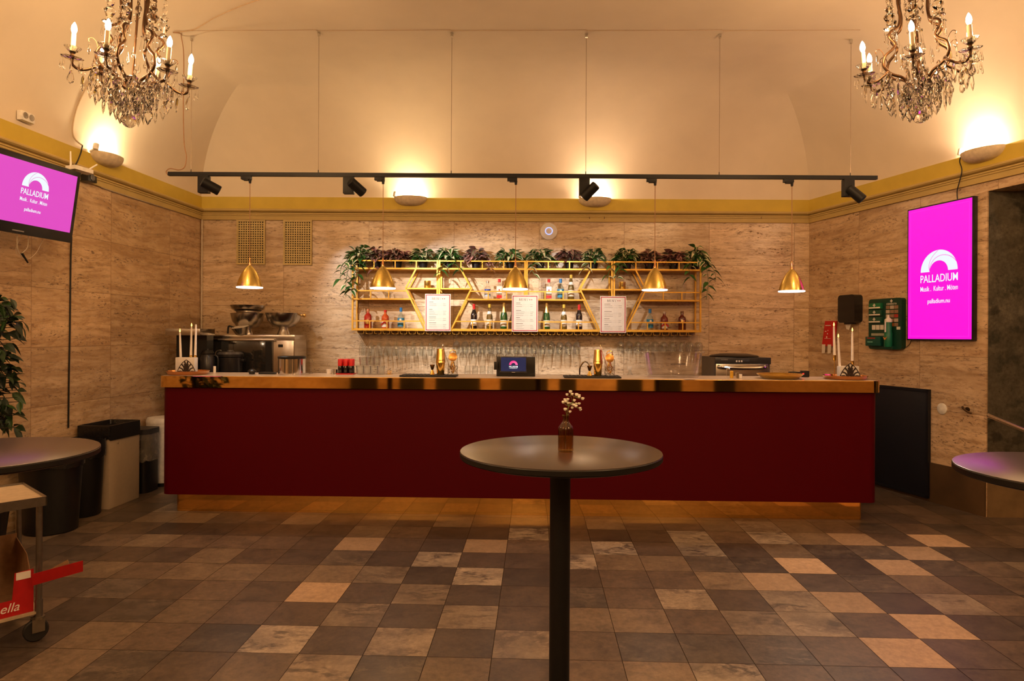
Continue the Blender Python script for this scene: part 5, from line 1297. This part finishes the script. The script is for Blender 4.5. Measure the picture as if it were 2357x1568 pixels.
# right portrait screen
a_, b_ = right(2087.5, 783, .05), right(2241, 456, .05); w_ = (V((b_.x, b_.y, 0)) - V((a_.x, a_.y, 0))).length; h_ = 1.222; zb = 1.465
t = thing('portrait_screen', 'tall magenta advertising screen hung upright on the right wall', 'screen', (a_.x, a_.y, zb), RRZ)
MB().box(0, w_, 0, .045, 0, h_, .003).done('bezel', m_bez, t); b = .012
MB().box(b, w_ - b, -.0012, 0, b, h_ - b).done('display', m_mag, t, smooth=0)
mb = MB(); f = .036; m_fr = M('faint_frame', (.02, .01, .02), emit=.80, ecol=(1.0, .035, .80))
for q in ((f, w_ - f, f, f + .003), (f, w_ - f, h_ - f - .003, h_ - f), (f, f + .003, f, h_ - f), (w_ - f - .003, w_ - f, f, h_ - f)): mb.box(q[0], q[1], -.0018, -.0012, q[2], q[3])
mb.done('display_border', m_fr, t, smooth=0)
c_ = right(2161, 617, .05); cx = (V((c_.x, c_.y, 0)) - V((a_.x, a_.y, 0))).length
logo(t, cx, zat(624, c_.y, 2161) - zb, .189, -.0022, 0)
MB().box(.1, w_ - .1, .045, .052, .3, h_ - .3).done('wall_mount', m_black, t, smooth=0)
# television on the left
P1, P2, P0 = at(188, 403, 5.2), at(165, 560, 5.13), at(0, 345, 4.5)
xd = V((P1.x - P0.x, P1.y - P0.y, 0)).normalized(); rz = math.atan2(xd.y, xd.x); hv = (P1 - P2).length; TVW = hv * 1.72
o0 = P2 - xd * TVW
t = thing('television', 'pink wall television tilted down at the left photo edge', 'television', o0, rz, None, .15)
MB().box(0, TVW, 0, .055, 0, hv, .008).done('bezel', m_bez, t); bt_, bs = .075, .045
MB().box(bs, TVW - bs * .75, -.0012, 0, bt_, hv - .04).done('display', m_pinks, t, smooth=0)
MB().box(TVW * .44, TVW * .54, -.0012, 0, .018, .026).done('maker_mark', M('faint_mark', (.25, .24, .24), .4), t, smooth=0)
lx = TVW - .385
logo(t, lx, hv * .62, .112, -.0022, 1)
MB().box(TVW * .35, TVW * .65, .055, .18, hv * .3, hv * .6).done('wall_mount', m_black, t, smooth=0)
tvm = t
mb = MB(); mb.tube(spline([(TVW - .45, .03, .01), (TVW - .42, .04, -.10), (TVW - .36, .05, -.16)], 5), .004, 6); mb.tube(spline([(TVW - .36, .03, .01), (TVW - .34, .04, -.08), (TVW - .37, .05, -.13)], 5), .003, 6); mb.tube(spline([(TVW - .40, .04, .0), (TVW - .42, .05, -.12), (TVW - .33, .05, -.17), (TVW - .25, .05, -.11), (TVW - .22, .04, .0)], 5), .0018, 5)
mb.done('cable', M('white_cable', (.5, .42, .32), .5), t)
MB().tube([(TVW - .37, .05, -.13), (TVW - .31, .05, -.19)], [.009, .006], 8).done('plug', m_black, t)
# router on top of the television
pr_ = at(183, 396, 5.16); t = thing('router', 'white wifi router with two antennas on the television corner', 'router', pr_, rz)
mb = MB(); mb.prism([(-.10, -.05), (.07, -.06), (.10, .02), (-.08, .05)], 0, .030); mb.done('case', m_white, t)
MB().tube([(-.085, .0, .02), (-.088, .0, .135)], [.007, .005], 8).done('antenna', m_white, t)
MB().tube([(.07, .0, .025), (.155, -.02, .095)], [.008, .006], 8).done('antenna', m_white, t)
ps = left(205, 411, .06); t = thing('sensor_box', 'small black sensor under the cornice beside the television', 'sensor', ps, LRZ)
MB().box(-.05, .06, -.03, .06, -.03, .03, .006).done('case', m_black, t)
MB().lathe([(.026, 0), (.028, .004), (.020, .006), (.001, .004)], 20, (-.0, -.03, .008), tilt=Matrix.Rotation(PI / 2, 3, 'X')).done('lens', M('grey_lens', (.10, .10, .11), .2), t)
MB().box(-.02, .02, .05, .07, .0, .05).done('bracket', m_black, t, smooth=0)
# twin socket on the band
p = left(53, 270, .012); t = thing('wall_socket', 'white twin power socket above the mustard band at the left', 'socket', p, LRZ)
MB().box(-.062, .062, -.045, 0, -.036, .036, .007).done('case', m_white, t)
for s in (-.029, .030): MB().lathe([(.024, 0), (.024, .003), (.020, .002), (.018, -.012), (.001, -.013)], 20, (s, -.045, .004), tilt=Matrix.Rotation(PI / 2, 3, 'X')).done('socket_well', M('socket_grey', (.32, .27, .21), .5), t)
# cables and conduits
def cable(name, pts, r, mat, label, n=6): o = MB().tube(spline(pts, n), r, 6).done(name, mat); return tag(o, label, 'cable')
cable('black_cable', [left(190, 335, .025), left(186, 352, .03), left(178, 372, .06), left(170, 386, .075)], .0055, m_black, 'black cable from the left wall lamp down to the router')
cable('wall_cable', [left(165, 545, .02), left(163, 600, .008), left(161, 760, .008), left(159, 860, .008), left(157.5, 985, .008)], .0065, m_black, 'black cable running down the left travertine wall to the bins')
mc_ = M('white_conduit', (.62, .53, .40), .5)
cable('surface_conduit', [left(232, 430, .012), left(300, 453, .012), left(400, 484, .012), left(458, 502, .014)], .0085, mc_, 'white conduit under the left cornice', 2)
cable('corner_conduit', [V((LB.x + .018, YB - .018, 2.79)), V((LB.x + .018, YB - .018, 2.0)), V((LB.x + .018, YB - .018, 1.2))], .0095, mc_, 'white conduit running down the left back corner', 3)
cable('chandelier_cable', [left(190, 335, .02), ceil_pt(174, 322, .006), ceil_pt(167, 300, .006), ceil_pt(178, 245, .006), ceil_pt(212, 178, .006), ceil_pt(240, 143, .006), ceil_pt(262, 120, .006)], .006, M('beige_cable', (.52, .40, .26), .7), 'beige cable climbing the cove behind the left chandelier')
cable('screen_cable', [right(2217, 350, .03), right(2209, 370, .06), right(2214, 392, .06), right(2208, 420, .055), right(2203, 440, .04), right(2204, 462, .03)], .0045, m_black, 'black cable hanging from the right wall lamp to the portrait screen')
cable('thin_cable', [right(2098, 782, .02), right(2094, 792, .012), right(2086, 799, .012), right(2076, 801, .012)], .003, m_black, 'thin dark cable below the lower left corner of the portrait screen')

# ================================================================== RIGHT WALL
p = right(1949, 743, .09); zt = zat(679, p.y, 1952); k = .118; p = p + RN * .09
t = thing('towel_dispenser', 'glossy black paper towel dispenser on the right wall', 'towel dispenser', p, RRZ); H = zt - p.z
MB().prism([(x, z) for x, z in [(q[0], q[1] + H / 2) for q in rrect(k * 2, H, .035)]], -.10, 0, 'y').done('cover', M('glossy_black', (.010, .010, .011), .12), t)
mb = MB(); mb.prism([(-.06, -.002), (.03, -.002), (-.005, -.075), (-.04, -.065)], -.06, -.056, 'y'); mb.done('paper', m_paper, t, smooth=0)
MB().box(-.05, .06, -.08, -.03, -.016, .002).done('outlet', m_black, t, smooth=0)
# red bag roll
p0, p1, p2, p3 = right(1893, 797, .02), right(1918, 797, .05), right(1925, 739, .02), right(1899, 739, .02)
c = (p0 + p2) / 2; t = thing('bag_dispenser', 'red hanging bag dispenser with white print beside the right candles', 'bag dispenser', (c.x, c.y, p0.z), RRZ)
loc = lambda px, py, off: (Matrix.Rotation(-RRZ, 4, 'Z') @ (right(px, py, off) - V((c.x, c.y, p0.z))))
q = [loc(1891.5, 797, .03), loc(1919, 797, .03), loc(1926, 739, .012), loc(1899, 739, .012)]
mb = MB(); f1 = mb.vs([V((v.x, v.y, v.z)) for v in q]); f2 = mb.vs([V((v.x, v.y + .012, v.z)) for v in q]); mb.face(f1); mb.face(f2[::-1])
for k in range(4): mb.face([f1[k], f2[k], f2[(k + 1) % 4], f1[(k + 1) % 4]])
mb.done('pouch', m_red, t, smooth=0)
mb = MB()
for a, b, c0, d0 in ((1900, 1912, 748.5, 750.5), (1899, 1902, 762, 764), (1905, 1906.5, 760, 762), (1904, 1905.5, 767, 770), (1902, 1904, 774, 778), (1898, 1912, 779, 779.6)):
    v0, v1 = loc(a, d0, .045), loc(b, c0, .045); mb.box(v0.x, v1.x, v0.y - .002, v0.y, min(v0.z, v1.z), max(v0.z, v1.z))
mb.done('print', m_wh, t, smooth=0)
mb = MB(); v = loc(1896, 800, .03); 
for s in (0, .09): mb.prism([(v.x + s - .03, .02), (v.x + s + .025, .02), (v.x + s + .012, -.075), (v.x + s - .03, -.08)], v.y, v.y + .004, 'y')
mb.done('bag_end', m_paper, t, smooth=0)
# first aid station
m_fg = M('first_aid_green', (.004, .045, .028), .4); m_fg2 = M('first_aid_bright_green', (.01, .16, .06), .4)
p = right(2008.5, 803, .0); e_ = right(2085, 803, .0); w_ = (e_.xy - p.xy).length; H = zat(690, p.y, 2008) - p.z
t = thing('first_aid_station', 'dark green first aid station left of the portrait screen', 'first aid station', p, RRZ)
MB().prism([(x + w_ / 2, z + H / 2) for x, z in rrect(w_, H, .03)], -.05, 0, 'y').done('panel', m_fg, t)
def crs(mb, x, z, s, y): mb.box(x - s, x + s, y - .001, y, z - s * .34, z + s * .34); mb.box(x - s * .34, x + s * .34, y - .001, y, z - s, z + s)
for k, zf in enumerate((.80, .66, .52)):
    b_ = MB().box(.025, w_ * .44, -.075, -.05, H * zf, H * (zf + .115), .003).done('plaster_box', m_fg2 if k == 0 else M('box_green', (.012, .075, .04), .45), t)
    mb = MB(); crs(mb, w_ * .24, H * (zf + .075), .016, -.0755); mb.box(.03, w_ * .42, -.0765, -.0755, H * zf + .006, H * (zf + .038)); mb.done('print', m_wh, b_, smooth=0)
mb = MB()
for k in range(3): mb.box(.05 + k * .052, .092 + k * .052, -.056, -.05, H * .385, H * .48)
mb.done('bandage_pack', m_wh, t, smooth=0)
MB().box(.04, w_ * .5, -.055, -.05, H * .265, H * .315).done('instruction_strip', M('pale_strip', (.35, .36, .28), .5), t, smooth=0)
lb_ = MB().box(-.005, w_ * .46, -.085, -.05, H * .06, H * .245, .006).done('wipes_box', M('teal_box', (.004, .075, .06), .4), t)
mb = MB(); mb.box(.02, w_ * .30, -.087, -.085, H * .205, H * .228); mb.done('red_stripe', M('red_stripe', (.35, .03, .02), .5), lb_, smooth=0)
MB().box(.025, w_ * .22, -.087, -.085, H * .13, H * .15).done('print', M('teal_print', (.2, .5, .45), .5), lb_, smooth=0)
crs(mb := MB(), w_ * .70, H * .945, .015, -.051); mb.done('cross_mark', m_wh, t, smooth=0)
text('CEDERROTH', .024, m_wh, t, (w_ * .70, -.051, H * .872), width=w_ * .30, ext=.0004)
rr = random.Random(4); pics = [M('picture_tan', (.30, .18, .12), .6), M('picture_red', (.40, .03, .02), .5), M('picture_pale', (.50, .42, .36), .6), M('picture_orange', (.45, .13, .03), .5)]
for k, sel in enumerate((0, 2, 0, 2, 0, 0, 2, 0, 1, 1, 0, 2, 3, 3, 0)):
    r_, c_ = divmod(k, 3); MB().box(w_ * (.54 + c_ * .125), w_ * (.65 + c_ * .125), -.052, -.05, H * (.79 - r_ * .085), H * (.855 - r_ * .085)).done('instruction_picture', pics[sel], t, smooth=0)
for x in (.50, .86): MB().box(w_ * x, w_ * (x + .10), -.053, -.05, H * .385, H * .44).done('small_label', m_wh, t, smooth=0)
eb = thing('eyewash_bottle', 'green eyewash bottle with white cap in the first aid station', 'eyewash bottle', t.matrix_basis @ V((w_ * .70, -.085, H * .045)), RRZ)
MB().lathe([(.032, 0), (.036, .008), (.036, H * .27), (.032, H * .29), (.032, H * .49), (.001, H * .5)], 24).done('body', M('eyewash_green', (.008, .15, .075), .35), eb)
MB().lathe([(.034, H * .485), (.034, H * .53), (.026, H * .55), (.012, H * .57), (.008, H * .62), (.001, H * .625)], 24).done('cap', m_wh, eb)
MB().box(-.005, .005, -.040, -.031, H * .29, H * .49).done('white_stripe', m_wh, eb, smooth=0)
mb = MB(); mb.prism([(-.022, H * .20), (-.010, H * .19), (0, H * .165), (.010, H * .19), (.022, H * .20), (.008, H * .145), (-.008, H * .145)], -.042, -.037, 'y'); mb.done('label_mark', M('orange_mark', (.6, .25, .06), .5), eb, smooth=0)
MB().box(-.05, .05, -.0, .035, -.012, .02).done('bottle_tray', m_fg, t, smooth=0).location = (w_ * .70, -.085, H * .045 - .01)
# navy board leaning on the wall
p = right(2136, 1147, .03); z0, z1 = .03, zat(897, p.y, 2136); L_ = 1.15
t = thing('navy_panel', 'dark navy panel fixed low on the right wall beside the bar', 'panel', (p.x, p.y, 0), RRZ)
MB().box(-L_, 0, .005, .028, z0, z1, .002).done('board', M('navy_board', (.0045, .0055, .012), .5), t)
mb = MB()
for a in ((-L_, 0, z0, z0 + .025), (-L_, 0, z1 - .025, z1), (-.025, 0, z0, z1), (-L_, -L_ + .025, z0, z1)): mb.box(a[0], a[1], -.004, .005, a[2], a[3])
mb.done('frame', M('navy_frame', (.006, .007, .013), .4), t, smooth=0)
p = right(2169, 941, 0); o = MB().lathe([(.050, 0), (.050, .006), (.044, .010), (.001, .010)], 28, tilt=Matrix.Rotation(PI / 2, 3, 'X')).done('blank_plate', m_white, loc=p); o.rotation_euler = (0, 0, RRZ); tag(o, 'round white blanking plate low on the right wall', 'blanking plate')
p = right(2228, 943, 0); mb = MB(); mb.lathe([(.020, 0), (.022, .006), (.001, .008)], 14, tilt=Matrix.Rotation(PI / 2, 3, 'X')); mb.tube(spline([(-.045, -.008, .02), (-.02, -.035, .012), (.02, -.035, -.012), (.045, -.012, -.025)], 5), .008, 8)
o = mb.done('rope_hook', M('dark_bronze', (.10, .055, .025), .35, .8), loc=p); o.rotation_euler = (0, 0, RRZ); tag(o, 'dark bronze rope hook on the right wall near the doorway', 'hook')
a, b = at(2277, 957, 5.52), at(2372, 996, 5.0); t = thing('handrail', 'slanted metal handrail at the marble doorway', 'handrail', a)
d = b - a; MB().tube([(0, 0, 0), d * .25, d], .018, 12).ball((0, 0, 0), .019).done('rail', M('worn_steel', (.62, .56, .48), .25, .95), t)
MB().tube([d * .12, d * .12 + V((.10, .14, -.03))], .010, 8).done('bracket', m_steel, t)

# ================================================================== LEFT CORNER
m_bag = M('black_bag', (.012, .011, .011), .22, var=.3, scale=60)
def rag(mb, ring, z0, z1, out, rr, m=3):
    rows = []
    n = len(ring)
    for k in range(m + 1):
        t_ = k / m; rows.append([V((x * (1 + out * (.4 + .6 * math.sin(t_ * PI)) * rr.uniform(.7, 1.1)), y * (1 + out * (.4 + .6 * math.sin(t_ * PI)) * rr.uniform(.7, 1.1)), z1 + (z0 - z1) * t_ + (rr.uniform(-.012, .012) if k == m else 0))) for x, y in ring])
    mb.grid(rows, True)
# tall cream bin
fc_ = onpl(250, 1173, (0, 0, 0), (0, 0, 1)); t = thing('waste_bin', 'tall square cream waste bin lined with a black bag by the left wall', 'waste bin', (fc_.x - .125, fc_.y + .21, 0), math.radians(-3)); hb = .66
mb = MB(); mb.box(-.13, .145, -.21, .21, 0, hb, .006); mb.done('body', M('cream_metal', (.46, .37, .27), .45, var=.04), t)
rr = random.Random(5); mb = MB(); ring = [(q[0] + .0075, q[1]) for q in rrect(.287, .432, .012, 2)]
rag(mb, ring, hb - .075, hb + .045, .012, rr, 4)
rows = [[V((x * s, y * s, z)) for x, y in ring] for s, z in ((1.0, hb + .045), (.95, hb + .048), (.90, hb + .01), (.80, hb + .004), (.5, hb + .003))]; mb.grid(rows, True); mb.face(mb.vs([V((x * .5, y * .5, hb + .003)) for x, y in ring])); mb.done('bag', m_bag, t, smooth=20)
MB().lathe([(.012, 0), (.012, .002), (.009, .003), (.001, .003)], 12, (.146, -.10, hb - .11), tilt=Matrix.Rotation(PI / 2, 3, 'Y')).done('bag_button', M('cream_metal', (.46, .37, .27), .45), t)
# small black bin with clear bag
p = onpl(336, 1138, (0, 0, 0), (0, 0, 1)); t = thing('pedal_bin', 'small black bin with clear bag between the cream bin and the bar', 'waste bin', (xat(322, p.y + .13, 1050), p.y + .14, 0)); H = zat(990, p.y, 336)
MB().prism(rrect(.25, .25, .06), 0, H * .92).done('body', m_black, t); MB().prism(rrect(.265, .265, .06), H * .92, H).done('lid', M('dark_grey_lid', (.03, .028, .027), .5), t)
rr = random.Random(9); mb = MB(); rag(mb, rrect(.256, .256, .06, 4), H * .50, H * .93, .05, rr, 6); mb.done('clear_bag', film('clear_film', (.55, .50, .42), .35), t, smooth=20)
# white round bin behind
p = onpl(352, 1112, (0, 0, 0), (0, 0, 1)); H = zat(955, p.y + .2, 352); t = thing('round_bin', 'white round lidded bin partly hidden behind the bar end', 'waste bin', (-3.44, 6.68, 0)); H = zat(957, 6.68, 352)
MB().lathe([(.155, .035), (.16, .05), (.162, H * .90)], 36).done('body', m_white, t); MB().lathe([(.164, H * .90), (.167, H * .93), (.155, H * .98), (.001, H)], 36).done('lid', m_white, t); MB().lathe([(.15, 0), (.154, .035), (.001, .036)], 36).done('base', m_black, t)
# two black bins with bags below the left table
for (px, py), (bw_, top, lab, sd) in zip(((160, 1196), (76, 1238)), ((.33, .60, 'black round bin with a black bag right under the left table', 12), (.42, .62, 'black round bin with a black bag nearest the trolley', 14))):
    p = onpl(px, py, (0, 0, 0), (0, 0, 1)); t = thing('black_bin', lab, 'waste bin', (p.x, p.y + bw_ * .45, 0), 0, 'black bins under the left table')
    MB().lathe([(bw_ * .40, 0), (bw_ * .42, .01), (bw_ * .5, top), (bw_ * .47, top), (bw_ * .40, .03), (.001, .03)], 36).done('body', m_black, t)
    rr = random.Random(sd); mb = MB(); ring = [(bw_ * .51 * math.cos(2 * PI * k / 40), bw_ * .51 * math.sin(2 * PI * k / 40)) for k in range(40)]; rag(mb, ring, top - .13, top + .02, .05, rr, 6); mb.done('bag', m_bag, t, smooth=20)
# trolley
A = V((-2.285, 3.262, 0)); u = V((-.74, .67, 0)).normalized(); v = V((-.67, -.74, 0)).normalized(); rz_ = math.atan2(u.y, u.x)
t = thing('trolley', 'steel trolley with cream top tray at the left photo edge', 'trolley', A, rz_)   # local x = u, local y = v
TWu, TWv, ZS, ZTt = .40, .62, .145, .675
m_tube = M('grey_tube', (.20, .185, .165), .3, .85)
MB().box(-.02, TWu + .02, -.02, TWv + .02, ZTt, ZTt + .012).done('top_tray', M('cream_laminate', (.44, .35, .24), .4), t, smooth=0)
mb = MB()
for a in ((-.026, TWu + .026, -.026, -.02), (-.026, TWu + .026, TWv + .02, TWv + .026), (-.026, -.02, -.026, TWv + .026), (TWu + .02, TWu + .026, -.026, TWv + .026)): mb.box(a[0], a[1], a[2], a[3], ZTt - .022, ZTt + .022)
mb.done('tray_rim', m_tube, t, smooth=0)
MB().box(-.01, TWu + .01, -.01, TWv + .01, ZS - .012, ZS).done('lower_shelf', M('cream_laminate', (.44, .35, .24), .4), t, smooth=0)
for x in (0, TWu):
    for y in (0, TWv):
        MB().tube([(x, y, .13), (x, y, ZTt - .01)], .0135, 12).tube([(x, y, .115), (x, y, .20)], .017, 12).done('leg', m_tube, t)
        cs = MB(); cs.box(x - .018, x - .015, y - .022, y + .030, .045, .115); cs.box(x + .015, x + .018, y - .022, y + .030, .045, .115); cs.box(x - .018, x + .018, y - .022, y + .03, .108, .115); cs.lathe([(.026, .105), (.026, .117), (.001, .118)], 14, (x, y, 0)); c = cs.done('caster_fork', M('zinc', (.22, .19, .15), .4, .8), t, smooth=0)
        w_ = MB(); w_.lathe([(.02, -.011), (.048, -.012), (.0535, -.006), (.0535, .006), (.048, .012), (.02, .011)], 28, (x + .0, y + .012, .0535), tilt=Matrix.Rotation(PI / 2, 3, 'Y')); w_.done('wheel', m_rub, c)
# red display box on the lower shelf; its open face looks towards the room (local -x)
bx = thing('cardboard_box', 'torn red cardboard display box on the lower trolley shelf', 'cardboard box', t.matrix_basis @ V((.008, .02, ZS + .001)), rz_)
m_box = M('box_red', (.42, .008, .010), .45, var=.08); m_brown = M('brown_cardboard', (.24, .13, .06), .75, var=.15)
D_, W_ = .33, .52
fr_ = MB(); fr_.prism([(0, 0), (W_, 0), (W_, .075), (.085, .075), (.075, .20), (0, .205)], -.002, .002, 'x'); front = fr_.done('front_wall', m_box, bx, smooth=0)
MB().box(0, D_, W_ - .003, W_, 0, .30).done('side_wall', m_brown, bx, smooth=0)
MB().prism([(0, 0), (D_, 0), (D_, .29), (.12, .25), (0, .11)], 0, .003, 'y').done('side_wall', m_brown, bx, smooth=0)
MB().box(D_ - .003, D_, 0, W_, 0, .31).done('back_wall', m_brown, bx, smooth=0)
MB().box(0, D_, 0, W_, 0, .003).done('bottom', m_brown, bx, smooth=0)
# flap that swings out past the trolley leg
inv = Matrix.Rotation(-rz_, 4, 'Z')
def lo(px, py, Y): return inv @ (at(px, py, Y) - bx.location)
a0, a1, b0, b1 = lo(74, 1349, 3.205), lo(74, 1322, 3.205), lo(190, 1316, 3.17), lo(190, 1291, 3.17)
mb = MB(); off = inv @ V((0, .004, 0)); f1 = mb.vs([a0, b0, b1, a1]); f2 = mb.vs([q + off for q in (a0, b0, b1, a1)]); mb.face(f1); mb.face(f2[::-1])
for k in range(4): mb.face([f1[k], f2[k], f2[(k + 1) % 4], f1[(k + 1) % 4]])
flap = mb.done('flap', m_box, bx, smooth=0)
a0, a1, b0 = lo(112, 1312, 3.20), lo(158, 1298, 3.19), lo(155, 1289, 3.20)
mb = MB(); f1 = mb.vs([a0, a1, b0]); f2 = mb.vs([q + off for q in (a0, a1, b0)]); mb.face(f1); mb.face(f2[::-1]); 
for k in range(3): mb.face([f1[k], f2[k], f2[(k + 1) % 3], f1[(k + 1) % 3]])
mb.done('torn_edge', m_brown, flap, smooth=0)
mb = MB(); mb.box(-.0035, -.002, .012, .07, .165, .20); mb.done('white_corner', m_wh, front, smooth=0)
text('ella', .06, m_wh, front, (-.003, .095, .022), name='lettering', width=.075, ext=.0004, rot=(PI / 2, 0, -PI / 2), align='CENTER')
for o_ in front.children:
    if o_.name.startswith('lettering'):
        for vtx in o_.data.vertices: vtx.co.x += vtx.co.y * .28
jar = thing('steel_jar', 'dull steel jar standing inside the red cardboard box', 'jar', t.matrix_basis @ V((.10, .27, ZS + .0045)))
MB().lathe([(.05, 0), (.055, .01), (.055, .14), (.045, .16), (.001, .165)], 20).done('body', m_tube, jar)
o = MB(); o.ball((0, 0, .03), .06, 14, 9, .5); o = o.done('black_cloth', m_bag, loc=t.matrix_basis @ V((.20, .38, ZTt + .0125))); o.name = 'crumpled_bag'; tag(o, 'crumpled black bag on the trolley top tray', 'bag')
# leafy plant
m_lv = [leafmat('ficus_dark', (.003, .010, .002), (.008, .024, .004)), leafmat('ficus_light', (.012, .038, .006), (.026, .065, .012))]
rr = random.Random(31); Yq = 4.3; bx0 = xat(-60, Yq, 800)
t = thing('leafy_plant', 'tall dark green leafy plant cut off by the left photo edge', 'plant', (bx0, Yq, 0))
MB().lathe([(.14, 0), (.15, .01), (.19, .34), (.175, .34), (.14, .30), (.001, .30)], 28).done('pot', m_black, t)
MB().tube(spline([(0, 0, .28), (.02, 0, .8), (-.01, .02, 1.3), (.01, 0, 1.66)], 5), .028, 10).done('trunk', M('dark_bark', (.018, .012, .008), .8, var=.3, bump=.4), t)
mb = MB(); twigs = MB()
def lf(px, py, ang, L, dyy=0.0, m=0):
    q = at(px, py, Yq + dyy) - V((bx0, Yq, 0)); d = V((math.cos(ang), rr.uniform(-.5, .2), math.sin(ang)))
    leaf(mb, q, d, L * Yq / F, L * .50 * Yq / F, m, m, .25, rr.uniform(-1.1, 1.1))
    twigs.tube([V((0, .0, max(.45, min(1.6, q.z - .04)))), V((q.x * .5, q.y * .5, q.z - .01)), q], .003, 4, False)
for px, py, a, L in ((-8, 690, .2, 34), (2, 700, .1, 34), (8, 697, -.35, 30), (12, 708, -.8, 26), (6, 712, -.5, 22), (18, 737, .25, 34), (30, 733, .05, 26), (52, 740, -.75, 28), (40, 742, -.5, 26), (42, 752, -1.2, 26), (52, 752, -1.25, 26), (28, 745, -.6, 40), (20, 765, -.3, 40), (35, 780, -.25, 30), (24, 790, -.7, 34), (20, 815, -.5, 30), (22, 822, -.1, 30), (16, 850, .35, 30), (24, 850, -.2, 26), (30, 870, .05, 34), (26, 866, .4, 32), (38, 880, -.1, 30), (30, 892, -.3, 34), (40, 898, .1, 22), (28, 905, -.5, 36), (40, 915, -.9, 28), (44, 925, -1.1, 26), (10, 915, -1.3, 36), (18, 930, -1.2, 34), (24, 952, -.2, 40), (30, 955, .2, 34), (18, 962, -.9, 30), (12, 962, -1.4, 30), (20, 975, -1.9, 24), (4, 940, -2.0, 36), (2, 960, -1.0, 36)):
    lf(px, py, a, L, rr.uniform(-.06, .06), 1 if rr.random() < .28 else 0)
for k in range(230):
    py = rr.uniform(685, 985); lim = 10 + 26 * (.5 + .5 * math.sin(py * .045 + 1.0)); lf(rr.uniform(-85, lim), py, rr.uniform(-1.9, .8), rr.uniform(22, 38), rr.uniform(-.12, .12), 1 if rr.random() < .16 else 0)
mb.done('foliage', m_lv, t, smooth=60); twigs.done('twigs', M('dark_bark', (.018, .012, .008), .8), t)
